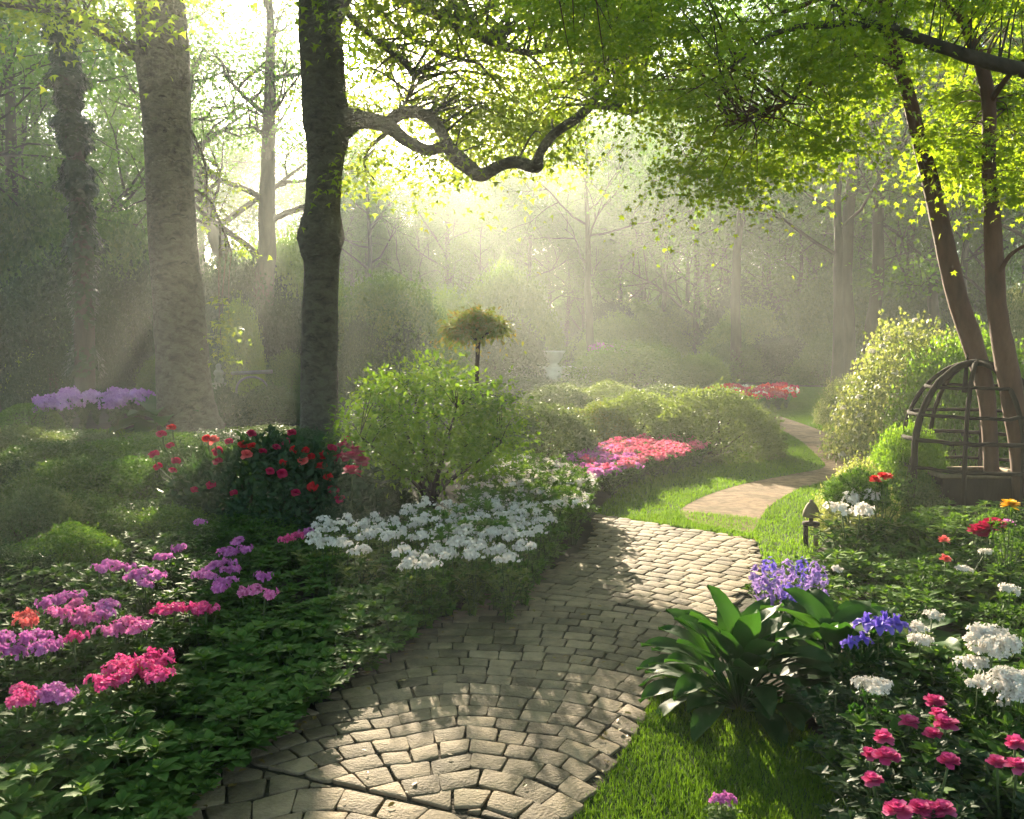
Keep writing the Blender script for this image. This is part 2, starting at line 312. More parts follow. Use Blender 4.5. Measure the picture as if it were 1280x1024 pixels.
# paving stones, laid in arcs
C0 = G(560, 1100)[:2]; C1 = G(300, 1240)[:2]
def stones():
    mb = MB(); cnt = 0; rs = np.random.default_rng(3)
    la = G(290, 958)[:2]; lb = G(640, 1036)[:2]; ldir = nrm(lb - la); ln = np.array([-ldir[1], ldir[0]])
    cen = .5 * (pavpoly[:80, :2] + pavpoly[80:, :2][::-1]); f_ = 1.015
    inner2 = np.concatenate([cen + (pavpoly[:80, :2] - cen) * f_, (cen + (pavpoly[80:, :2][::-1] - cen) * f_)[::-1]])
    def side(p): return np.dot(p - la, ln)
    def put(q, sg=1):
        nonlocal cnt
        out_ = []                                  # cut the stone along the straight joint
        for k in range(4):
            a_, b_ = q[k], q[(k + 1) % 4]; da_, db_ = sg * side(a_) - .014, sg * side(b_) - .014
            if da_ >= 0: out_.append(a_)
            if da_ * db_ < 0: out_.append(a_ + (b_ - a_) * da_ / (da_ - db_))
        if len(out_) < 3: return
        q = np.array(out_); c0 = q.mean(0)
        if not inpoly(c0[None], inner2)[0]: return
        for k in range(len(q)):
            if not inpoly(q[k][None], inner2)[0]:
                a_, b_ = c0, q[k]
                for _ in range(9):
                    m_ = (a_ + b_) / 2
                    if inpoly(m_[None], inner2)[0]: a_ = m_
                    else: b_ = m_
                q[k] = a_
        x_, y_ = q[:, 0], q[:, 1]; ar = abs(np.dot(x_, np.roll(y_, 1)) - np.dot(y_, np.roll(x_, 1))) / 2
        if ar < .0012: return
        c = q.mean(0); out = []; m = len(q)
        q = q + rs.normal(0, .004, q.shape)
        for k in range(m):
            p, a, b = q[k], q[k - 1], q[(k + 1) % m]
            la_, lb_ = np.linalg.norm(a - p), np.linalg.norm(b - p)
            if min(la_, lb_) < .008: continue
            da, db = nrm(a - p), nrm(b - p); s = min(rs.uniform(.010, .024), la_ * .3, lb_ * .3); gp = .0042
            pp = p + (da + db) * gp
            out += [pp + da * s, pp + (da + db) * s * .22, pp + db * s]
        if len(out) < 9: return
        out = np.array(out); n = len(out); h = .013 + rs.normal(0, .0016); tilt = rs.normal(0, .006, 2)
        rings = []
        for f, z in ((1.0, 0.0), (1.0, h * .72), (.985, h * .94), (.955, h)):
            r_ = c + (out - c) * f; rings.append(np.column_stack([r_, .010 + z + (0 if z == 0 else 1) * ((r_ - c) @ tilt)]))
        V = np.concatenate(rings + [np.array([[c[0], c[1], .010 + h]])]); F4 = []
        for k in range(3):
            for i in range(n): F4.append((k * n + i, k * n + (i + 1) % n, (k + 1) * n + (i + 1) % n, (k + 1) * n + i))
        mb.add(V, F4); mb.F.append((np.array([(3 * n + i, 3 * n + (i + 1) % n, 4 * n) for i in range(n)]) + mb.n - len(V), 0)); cnt += 1
    def arcs(C, r0, r1, cond, a0, a1, step=.142, sg=1):
        r = r0; k = 0
        while r < r1:
            st = step * rs.uniform(.9, 1.12); wa = rs.uniform(0, .2) / r; a = a0 + wa
            wob = rs.uniform(0, 6); 
            while a < a1:
                wst = rs.uniform(.125, .18); da = wst / (r + st / 2)
                def pt(rr, aa): 
                    rr = rr + .035 * math.sin(aa * 5.3 + rr * .8) + .02 * math.sin(aa * 13 + rr * 1.7); return C + rr * np.array([math.sin(aa), math.cos(aa)])
                q = np.array([pt(r, a), pt(r, a + da), pt(r + st, a + da), pt(r + st, a)])
                c = q.mean(0)
                if cond(c): put(q[::-1], sg)
                a += da
            r += st
        # wider fans up the path from a centre further back
    Rm = .3
    arcs(C0, Rm, 3.2, lambda c: side(c) > -.15 and c[1] < 6.6 + .3 * c[0], -math.pi, math.pi, .132)
    C2 = C0 + np.array([-1.2, .2])
    arcs(C2, 1.5, 9, lambda c: (c[1] >= 6.6 + .3 * c[0] or np.linalg.norm(c - C0) >= 3.2) and side(c) > -.15 , -math.pi, math.pi, .132)
    arcs(C1, .4, 5, lambda c: side(c) < .15, -math.pi, math.pi, .16, -1)
    tag(link('paving_stones', mb.mesh('paving_stones', M_stone)), kind='structure')
stones()

# ---------------------------------------------------------------- grass (uncountable)
_c = .5 * (pavpoly[:80, :2] + pavpoly[80:, :2][::-1]); pavcore = np.concatenate([_c + (pavpoly[:80, :2] - _c) * .985, (_c + (pavpoly[80:, :2][::-1] - _c) * .985)[::-1]])
def blades(name, poly, dens, h, w, excl=(), label='', near=None):
    poly = np.asarray(poly)[:, :2]; lo, hi = poly.min(0), poly.max(0); A = np.prod(hi - lo)
    P = rng.uniform(lo, hi, (int(A * dens), 2)); ok = inpoly(P, poly)
    for e in excl: ok &= ~inpoly(P, e)
    P = P[ok]; n = len(P)
    cl = np.sin(P[:, 0] * 3.1 + np.sin(P[:, 1] * 2.3)) * np.sin(P[:, 1] * 2.7 + 1.3) * .2 + 1
    P3 = np.column_stack([P, ter(P[:, 0], P[:, 1]) + .002]); hh = h * rng.uniform(.55, 1.25, n) * cl
    a = rng.uniform(0, 2 * math.pi, n); lean = rng.uniform(.1, .75, n)
    D = np.column_stack([np.cos(a) * lean, np.sin(a) * lean, np.ones(n)]); D = nrm(D)
    s = np.column_stack([-np.sin(a), np.cos(a), np.zeros(n)]) * (w * rng.uniform(.6, 1.2, n) / 2)[:, None]
    mid = P3 + D * (hh * .55)[:, None]; D2 = nrm(D + np.column_stack([np.cos(a), np.sin(a), np.zeros(n)]) * .5)
    tip = mid + D2 * (hh * .5)[:, None]
    V = np.stack([P3 - s, P3 + s, mid + s * .8, mid - s * .8, tip], 1).reshape(-1, 3); b = (np.arange(n) * 5)[:, None]
    mb = MB(); mb.add(V, b + np.array([[0, 1, 2, 3]])); mb.F.append((b + np.array([[3, 2, 4]]), 0))
    tag(link(name, mb.mesh(name, F_blade)), label, 'grass', kind='stuff')
gcore = gravel
blades('grass', flawn, 14000, .038, .0045, (pavcore,), 'short bright grass of the front lawn beside the cobbled path')
near_lawn = np.array([p for p in lawn if True])
blades('grass', lawn, 2600, .045, .009, (pav, gravel), 'short sunlit grass of the lawn around the winding gravel path')
fr = np.array([G(*p) for p in [(738, 650), (850, 640), (950, 650), (946, 680), (870, 665), (800, 658)]])
blades('grass', fr, 3500, .04, .008, (pav,), 'thin grass fringe between the cobbles and the gravel path')
blades('grass', blawn, 500, .06, .02, (), 'shaded strip of grass in front of the two large trunks')

mb = MB(); n_ = 420; lo, hi = pavpoly[:, :2].min(0), pavpoly[:, :2].max(0); P_ = rng.uniform(lo, hi, (n_ * 3, 2)); P_ = P_[inpoly(P_, pavpoly) & ~inpoly(P_, np.concatenate([_c + (pavpoly[:80, :2] - _c) * .8, (_c + (pavpoly[80:, :2][::-1] - _c) * .8)[::-1]]))][:n_]
P2_ = rng.uniform(lo, hi, (260, 2)); P_ = np.concatenate([P_, P2_[inpoly(P2_, pavpoly)][:90]]); m_ = len(P_)
scatter(mb, MIDL, np.column_stack([P_, np.full(m_, .031)]), np.column_stack([rng.normal(size=(m_, 2)), np.full(m_, .05)]), np.column_stack([rng.normal(0, .15, (m_, 2)), np.ones(m_)]), rng.uniform(.018, .045, m_))
tag(link('fallen_leaves', mb.mesh('fallen_leaves', leafmat('fallen_leaf', [(.10, .06, .02), (.20, .14, .04), (.12, .15, .03)], .2))), 'small fallen leaves scattered along the edges of the cobbled path', 'leaves', kind='stuff')
# ---------------------------------------------------------------- trees
def grow(mb, tips, p, d, length, rad, lvl, maxl, r, spread=.75, up=.25, nseg=6, kids=(3, 5), mi=0, seg=7):
    pts = [p.copy()]; q = p.copy(); dd = d.copy()
    for k in range(nseg):
        dd = nrm(dd + r.normal(0, .16, 3) + np.array([0, 0, up * .22])); q = q + dd * length / nseg; pts.append(q.copy())
    pts = np.array(pts); rr = np.linspace(rad, rad * (.35 if lvl < maxl else .2), len(pts))
    tube(mb, pts, rr, max(4, seg - lvl * 2), mi)
    if lvl == maxl:
        for k in range(1, len(pts)): tips.append((pts[k], nrm(pts[k] - pts[k - 1]))) 
        return
    for k in range(r.integers(*kids)):
        t = r.uniform(.3, 1.0); i = min(int(t * nseg), nseg - 1); base = pts[i] + (pts[i + 1] - pts[i]) * (t * nseg - i)
        ax = nrm(np.cross(dd, r.normal(size=3))); nd = nrm(dd * r.uniform(.35, .8) + ax * spread + np.array([0, 0, up * .6]))
        grow(mb, tips, base, nd, length * r.uniform(.5, .78), rad * (.62 - .2 * t), lvl + 1, maxl, r, spread, up, nseg, kids, mi, seg)
    tips.append((pts[-1], dd))
def leafcloud(mb, tips, n, size, r, tpl=LOW, sd_=.35, flat=.5, mi=0, droop=.3, jit=.35):
    P = np.array([t[0] for t in tips]); D = np.array([t[1] for t in tips]); i = r.integers(0, len(P), n)
    off = r.normal(0, 1, (n, 3)); off[:, 2] *= flat; pos = P[i] + off * sd_
    dirs = nrm(D[i] * .4 + nrm(off) * .7 + r.normal(0, jit, (n, 3)) + np.array([0, 0, -droop]))
    nn = nrm(np.column_stack([r.normal(0, .5, n), r.normal(0, .5, n), np.ones(n)]))
    scatter(mb, tpl, pos, dirs, nn, size * r.uniform(.6, 1.3, n), r.uniform(.8, 1.2, n), mi)
def tree_proto(seed, H, r0, fork=.35, nleaf=16000, leaf=.16, bark=None, fol=None, crown_r=.34, lean=0, nl=9):
    r = np.random.default_rng(seed); tb = MB(); tips = []
    hh = H * .82; n = 12; t = np.linspace(0, 1, n)
    tr = np.column_stack([np.cumsum(r.normal(0, .012 * H / n * 6, n)) * .5 + lean * t * H, np.cumsum(r.normal(0, .07, n)), t * hh]); tr[0, :2] = 0
    rad = r0 * (1 - .72 * t) * (1 + .55 * np.exp(-t * 22)); tube(tb, spline(tr, 26), spline(rad, 26), 10, 0, .03, r)
    for k in range(nl):
        tt = fork + (1 - fork) * (k + r.uniform(0, .7)) / nl; b = np.array([np.interp(tt, t, tr[:, c]) for c in range(3)])
        a = k * 2.4 + r.uniform(-.4, .4); d = nrm(np.array([math.cos(a), math.sin(a), r.uniform(.35, .9)]))
        grow(tb, tips, b, d, H * crown_r * (1.15 - .7 * (tt - fork) / (1 - fork)) * r.uniform(.8, 1.1), r0 * (.42 - .25 * tt), 1, 3, r, .75, .25, 5, (3, 5))
    grow(tb, tips, tr[-1], np.array([0, 0, 1.0]), H * .22, r0 * .25, 1, 3, r, .75, .2, 5, (3, 5))
    cb = MB(); leafcloud(cb, tips, nleaf, leaf, r, LOW, H * .035)
    return tb.mesh('trunk', bark or M_barkD, True), cb.mesh('crown', fol or F_wood)
TP = [tree_proto(11, 15, .26, .22, 24000, .15), tree_proto(12, 17, .24, .3, 24000, .15), tree_proto(13, 13, .20, .15, 22000, .15),
      tree_proto(14, 18, .3, .5, 12000, .18), tree_proto(15, 10, .13, .25, 11000, .14), tree_proto(16, 16, .22, .38, 8000, .17), tree_proto(17, 16, .40, .3, 7500, .14, crown_r=.24), tree_proto(18, 14, .24, .45, 7000, .14), tree_proto(19, 16, .44, .4, 8000, .15, crown_r=.27, lean=-.22)]
def tree(px, py, k, sc, label, group=None, rz=None, Y=None, name='deciduous_tree', sx=1):
    b = G(px, py) if Y is None else np.array([(px - 640) / FPX * Y, Y, float(ter(0, Y))])
    t = thing(name, label, 'tree', b - np.array([0, 0, .05]), rz if rz is not None else random.uniform(0, 6.28), group, (sc * sx, sc * sx, sc))
    link('trunk', TP[k][0], t); link('crown', TP[k][1], t); return t
ZR = {322: 0.0}
GB = 'trees of the misty wood behind the garden'
FB = 'hazy green tree standing among many in the misty wood behind the garden'
# px, depth, proto, scale
for (px, Y, k, s, lab) in [
    (738, 42, 7, .9, 'forked tree with thin dark trunk rising in the mist behind the white urn'),
    (925, 34, 3, .75, 'straight slim trunk in the wood behind the far red flower bed'),
    (332, 30, 6, 1.0, 'hazy forked tree between the two big trunks, just left of the sun'),
    (322, 34, 8, 1.05, 'leaning hazy tree behind the statue'),
    (1066, 27, 3, .85, 'thick dark trunk at the middle of the cluster behind the winding path'),
    (1046, 26, 5, .8, 'thin trunk leaning left in the cluster behind the winding path'),
    (1088, 27.5, 3, .8, 'trunk forking low at the right of the cluster behind the winding path'),
    (965, 46, 4, 1.2, 'small thin tree just right of the straight slim trunk in the wood'),
    (993, 44, 4, 1.1, 'short dark stem seen above the dark flower bed in the wood'),
    (1172, 34, 3, .8, 'dark trunk behind the pale flowering shrub on the right'),
    (1205, 36, 1, .8, 'slim dark trunk behind the two reddish stems on the right'),
    (38, 36, 4, 1.1, 'slender trunk at the far left beside the ivy covered trunk'),
    ]:
    tree(px, 0, k, s, lab, 'distinct trees of the misty wood', Y=Y, rz=ZR.get(px))
rr = np.random.default_rng(21)
for k in range(46):
    Y = rr.uniform(44, 74); px = rr.uniform(430, 1500)
    c = (px - 640) / FPX * Y + .2 * Y
    if -9 < c < 19:                      # a thin place in the wood, where the low sun gets through
        Y = rr.uniform(68, 82)
    tree(px, 0, int(rr.integers(0, 6)), rr.uniform(.75, 1.0), FB, GB, Y=Y)
for k in range(16):
    Y = rr.uniform(40, 74); px = rr.uniform(-300, 330)
    if (px - 640) / FPX * Y + .2 * Y > -5: Y = rr.uniform(66, 80)
    tree(px, 0, int(rr.integers(0, 6)), rr.uniform(.7, 1.0), FB, GB, Y=Y)
# right side wood, closer
for (px, Y, k, s) in [(20, 33, 0, 1.25), (-90, 28, 1, 1.1), (560, 80, 0, 1.1), (640, 82, 1, 1.15), (462, 56, 7, 1.0), (730, 78, 3, 1.15), (800, 80, 0, 1.4), (880, 72, 1, 1.5), (600, 74, 1, 1.0), (500, 82, 2, 1.15), (255, 66, 0, 1.25), (330, 72, 1, 1.1), (392, 80, 0, 1.1), (60, 50, 1, 1.5), (150, 58, 3, 1.5), (450, 80, 2, 1.15), (1290, 26, 2, .95), (1400, 24, 0, .9), (1350, 34, 1, 1), (1240, 40, 2, 1.1), (1130, 42, 0, 1.0), (1010, 50, 2, 1.2), (870, 52, 2, 1.2), (800, 70, 2, 1.1), (660, 70, 2, 1.2), (600, 50, 4, .8), (1420, 40, 3, 1), (560, 66, 0, 1)]:
    tree(px, 0, k, s, FB, GB, Y=Y)
# out-of-frame trees added around the viewer to keep open sky off the beds
for (x, y, k, s) in [(-10, 3, 0, 1.0), (-15, 10, 1, 1.05), (-8, -6, 2, 1.15), (0, -9, 1, 1.0), (8, -5, 0, 1.1), (11, 3, 3, .95), (-17, -2, 0, 1.1), (-4, -16, 3, 1), (6, -17, 2, 1.2), (16, -3, 1, 1), (15, 12, 2, 1.1), (-13, -14, 1, 1.1), (15, -14, 0, 1.1), (20, 8, 0, 1.1), (-9.5, 12.5, 3, 1.35), (10.5, 14, 3, 1.35), (15.5, 22, 3, 1.4), (-7, 5, 3, 1.2), (8, 6.5, 3, 1.25), (20, 30, 3, 1.35), (2, -4, 3, 1.3)]:
    t = thing('deciduous_tree', 'green tree added beside and behind the viewer to block sky light', 'tree', (x, y, -.05), x * 1.7 + y, 'added sky-blocking trees around the viewer', s)
    link('trunk', TP[k][0], t); link('crown', TP[k][1], t)
# ivy covered trunk
def ivy_tree():
    b = np.array([(112 - 640) / FPX * 23, 23, float(ter(0, 23))]); t = thing('ivy_covered_tree', 'tree trunk wrapped in dark ivy on the far left', 'tree', b)
    P = [WP(105, 470, 23) - b, WP(103, 300, 23) - b, WP(95, 200, 23) - b, WP(85, 110, 23) - b, WP(76, 20, 23) - b, WP(70, -120, 23) - b, WP(66, -300, 23) - b]
    P = np.array(P); P[0][2] = -.2; sp = spline(P, 40); mb = MB(); tube(mb, sp, np.linspace(.26, .15, 40), 10, 0, .04); link('trunk', mb.mesh('trunk', M_barkD, True), t)
    mb = MB(); n = 11000; i = rng.uniform(2, 33, n); c = np.stack([np.interp(i, np.arange(40), sp[:, k]) for k in range(3)], 1)
    lump = .4 + .13 * np.sin(i * 1.3) + .1 * np.sin(i * 3.1 + 1); a = rng.uniform(0, 6.28, n)
    rad = lump * (.75 + .3 * np.sin(a * 3 + i * .9) * .4) * rng.uniform(.75, 1.1, n)
    o_ = np.column_stack([np.cos(a), np.sin(a), np.zeros(n)]); scatter(mb, LOW, c + o_ * rad[:, None], nrm(o_ * .5 + np.array([0, 0, -.8]) + rng.normal(0, .3, (n, 3))), nrm(o_ + np.array([0, 0, .4])), rng.uniform(.10, .18, n), 1.3)
    link('ivy', mb.mesh('ivy', F_ivy), t)
ivy_tree()

def wob(P, s): return P + rng.normal(0, s, P.shape)
def path3(pts, Y0, Y1=None):
    Y1 = Y0 if Y1 is None else Y1; n = len(pts)
    return np.array([WP(p[0], p[1], Y0 + (Y1 - Y0) * i / max(n - 1, 1)) for i, p in enumerate(pts)])
def limb(mb, pts, ws, Y0, Y1=None, n=30, seg=9, base=(0, 0, 0), rough=.03):
    P = path3(pts, Y0, Y1) - np.asarray(base); Pn = spline(P, n); w = spline(np.asarray(ws, float), n); Yl = np.linspace(Y0, Y1 or Y0, n)
    tube(mb, Pn, np.maximum(w, .8) / 2 * Yl / FPX, seg, 0, rough); return Pn
def sprays(tb, cb, mains, centers, r, leaf, tpl, per, rad, flat=.3, twig_r=.008, droop=.35, mains_k=None):
    """twigs from the nearest main limb out to each spray centre, leaves all along"""
    M = np.concatenate(mains); tips = []
    for c in centers:
        d = np.linalg.norm(M - c, axis=1); j = int(np.argsort(d)[int(r.integers(0, max(2, len(d) // 14)))]) if d.min() > .5 else int(np.argmin(d)); a = M[j]
        if d[j] > .3:
            m = (a + c) / 2 + np.array([0, 0, .12 * d[j]]) + r.normal(0, .05, 3) * d[j]; P = spline(np.array([a, m, c]), 9)
            tube(tb, P, np.linspace(twig_r * (1 + d[j] * .8), twig_r * .4, 9), 5)
        n = per; off = r.normal(0, 1, (n, 3)); off[:, 2] *= flat; off *= rad * r.uniform(.6, 1.25)
        off[:, 2] -= .25 * (off[:, 0] ** 2 + off[:, 1] ** 2) / max(rad, .01)
        pos = c + off; dirs = nrm(nrm(off) * .8 + r.normal(0, .35, (n, 3)) + np.array([0, 0, -droop]))
        nn = nrm(np.column_stack([r.normal(0, .4, n), r.normal(0, .4, n), np.ones(n)]))
        scatter(cb, tpl, pos, dirs, nn, leaf * r.uniform(.6, 1.25, n), r.uniform(.85, 1.15, n))

# ---- big tree B (centre-left)
def tree_b():
    Y = 16.5; b = G(400, 553); b[2] = float(ter(b[0], b[1])); Y = b[1]
    t = thing('beech_tree', 'big dark trunk with a bulge and one long twisting branch, against the sun', 'tree', b)
    tb = MB()
    tr = [(400, 575, 70), (400, 555, 60), (400, 535, 50), (399, 470, 46), (400, 400, 44), (402, 335, 43), (401, 315, 50), (401, 297, 58), (402, 280, 52), (403, 260, 44), (406, 210, 43), (409, 175, 52), (408, 150, 58), (405, 115, 54), (402, 65, 53), (399, 25, 50), (394, -20, 40), (388, -90, 36), (380, -250, 30), (385, -450, 16)]
    m0 = limb(tb, [p[:2] for p in tr], [p[2] for p in tr], Y, Y, 90, 20, b, .015)
    mains = [m0[60:]]
    def br(pts, ws, Y1=None, n=40, seg=9): 
        P = limb(tb, pts, ws, Y, Y1 or Y, n, seg, b); mains.append(P); return P
    br([(405, 40), (420, 5), (434, -25), (450, -90), (470, -200)], [34, 30, 26, 22, 12])
    br([(412, 165), (432, 153), (455, 150), (485, 158), (508, 176), (534, 188), (556, 184), (570, 196), (585, 208), (601, 219), (624, 208), (645, 203), (670, 209), (674, 193), (692, 168), (722, 147), (742, 126), (757, 101)],
       [50, 36, 22, 19, 15, 14, 14, 20, 19, 17, 14, 15, 15, 12, 12, 12, 11, 7], Y - 1.5, 110)
    br([(482, 158), (494, 146), (511, 140), (530, 144), (547, 157), (557, 175), (568, 194)], [14, 16, 15, 15, 14, 14, 16], Y - .4, 40)
    br([(738, 132), (765, 134), (792, 140), (830, 121), (845, 108), (880, 100)], [9, 9, 8, 6, 5, 2], Y - 2, 30)
    br([(745, 92), (753, 79), (778, 81), (797, 88), (803, 110)], [4, 5, 4, 4, 2], Y - 1.2, 20)
    br([(450, -60), (505, 2), (540, 16), (590, 42), (627, 58), (662, 66), (700, 60)], [18, 13, 12, 10, 9, 7, 3], Y - 1.5, 40)
    br([(425, 5), (445, 28), (480, 58), (507, 80), (517, 100), (505, 130)], [12, 8, 7, 6, 5, 2], Y + .8, 30)
    br([(462, 0), (490, 30), (520, 50), (560, 70), (600, 80)], [7, 6, 5, 5, 2], Y - .8, 30)
    br([(485, 165), (462, 185), (455, 205), (468, 225)], [6, 4, 3, 2], Y - .5, 20, 5)
    br([(395, 0), (340, -60), (280, -90), (200, -140)], [18, 14, 10, 4], Y - 1, 30)
    br([(394, -60), (460, -140), (560, -190), (680, -200), (800, -180)], [22, 18, 14, 10, 5], Y - 4, 40)
    br([(390, -100), (300, -160), (180, -190), (60, -170)], [18, 14, 10, 4], Y - 4, 40)
    cb = MB(); r = np.random.default_rng(31); cs = []
    for k in range(240):
        px = r.uniform(425, 830); py = r.uniform(-120, 165 if px < 730 else 60) + (0 if px > 500 else -10); cs.append(WP(px, py, Y + (r.uniform(-3.0, 2.5) if py < 40 else r.uniform(.2, 3))) - b)
    for k in range(26): cs.append(WP(r.uniform(560, 700), r.uniform(110, 185), Y + r.uniform(.3, 2)) - b)
    for (px, py) in [(555, 215), (545, 200), (575, 190), (520, 195), (450, 215), (440, 225), (465, 200), (470, 190), (590, 170), (700, 190)]: cs.append(WP(px, py, Y - .5) - b)
    for k in range(60): cs.append(WP(r.uniform(120, 420), r.uniform(-260, -20), Y + r.uniform(-4, 3)) - b)
    for k in range(60): cs.append(WP(r.uniform(420, 900), r.uniform(-320, -100), Y + r.uniform(-5, 3)) - b)
    sprays(tb, cb, mains, cs, r, .10, TRI3, 95, .42, .35, .01)
    link('trunk', tb.mesh('trunk', M_barkG, True), t); link('crown', cb.mesh('crown', F_beech), t)
tree_b()
def tree_a():
    b = G(235, 538); Y = b[1]
    t = thing('beech_tree', 'broad pale grey trunk with dark eye-like scars, left of the sunlit trunk', 'tree', b)
    tb = MB()
    tr = [(238, 560, 100), (238, 540, 86), (235, 522, 74), (230, 480, 66), (227, 430, 63), (222, 360, 60), (216, 300, 58), (212, 220, 56), (209, 160, 56), (206, 110, 60), (204, 70, 62), (202, 20, 58), (200, -60, 54), (205, -200, 44), (210, -420, 20)]
    m0 = limb(tb, [p[:2] for p in tr], [p[2] for p in tr], Y, Y, 80, 22, b, .012); mains = [m0[56:]]
    def br(pts, ws, Y1=None, n=30, seg=9): P = limb(tb, pts, ws, Y, Y1 or Y, n, seg, b); mains.append(P)
    br([(195, 85), (174, 72), (150, 56), (112, 36), (60, 15), (0, 5), (-70, -8)], [24, 15, 11, 9, 8, 6, 3], Y - 1)
    br([(190, 70), (172, 60), (150, 42), (122, 26), (92, 15), (50, 8)], [14, 9, 7, 6, 5, 2], Y + .3)
    br([(222, 112), (230, 104), (235, 102)], [16, 13, 6], Y - .3, 8)
    br([(205, -80), (280, -150), (360, -180)], [20, 14, 5], Y - 3); br([(205, -120), (120, -200), (0, -240)], [20, 14, 5], Y - 3)
    # hanging twig strands right of the trunk
    br([(236, 160), (245, 175), (256, 205), (258, 260)], [5, 3, 3, 2], Y - .2, 20, 5)
    br([(236, 235), (262, 250), (280, 290), (290, 315)], [5, 3, 3, 2], Y - .2, 20, 5)
    cb = MB(); r = np.random.default_rng(32); cs = []
    for k in range(50): cs.append(WP(r.uniform(-80, 180), r.uniform(-140, 30), Y + r.uniform(-2.5, 2)) - b)
    for k in range(50): cs.append(WP(r.uniform(-80, 420), r.uniform(-340, -60), Y + r.uniform(-4, 2)) - b)
    HT = [(258, 212), (265, 228), (285, 232), (262, 250), (255, 270), (280, 300), (295, 310), (266, 400), (262, 375), (258, 420), (265, 440), (274, 405)]
    sprays(tb, cb, mains, cs, r, .11, TRI3, 70, .38, .35, .01)
    sprays(tb, cb, mains, [WP(px + 12, py, Y - .2) - b for (px, py) in HT], r, .09, TRI3, 34, .17, .5, .006)
    link('trunk', tb.mesh('trunk', M_barkG, True), t); link('crown', cb.mesh('crown', F_beech), t)
    # bark scars: thin raised lips on the trunk's near face
    for (px, py, w) in [(199, 62, 14), (202, 122, 14), (197, 160, 7), (200, 190, 6), (225, 203, 12), (206, 165, 5), (227, 236, 10), (200, 246, 24), (222, 270, 18), (183, 250, 6), (216, 300, 8), (190, 218, 5), (210, 345, 12), (230, 330, 8), (213, 150, 5), (184, 155, 6)]:
        c = WP(px, py, Y); cx = np.interp(py, [p[1] for p in sorted(tr, key=lambda q: q[1])], [p[0] for p in sorted(tr, key=lambda q: q[1])]); ww = np.interp(py, [p[1] for p in sorted(tr, key=lambda q: q[1])], [p[2] for p in sorted(tr, key=lambda q: q[1])]) / 2
        pts = []
        for s in np.linspace(-1, 1, 9):
            q = np.clip((px + s * w / 2 - cx) / ww, -.97, .97); dep = math.sqrt(1 - q * q) * ww * mpp(Y)
            p = WP(px + s * w / 2, py - 2.2 * (1 - s * s), Y - dep * .985); pts.append(p - b)
        sc = MB(); tube(sc, pts, .022 * np.sin(np.linspace(.25, math.pi - .25, 9)), 6); link('bark_scar', sc.mesh('bark_scar', M_barkD, True), t)
tree_a()
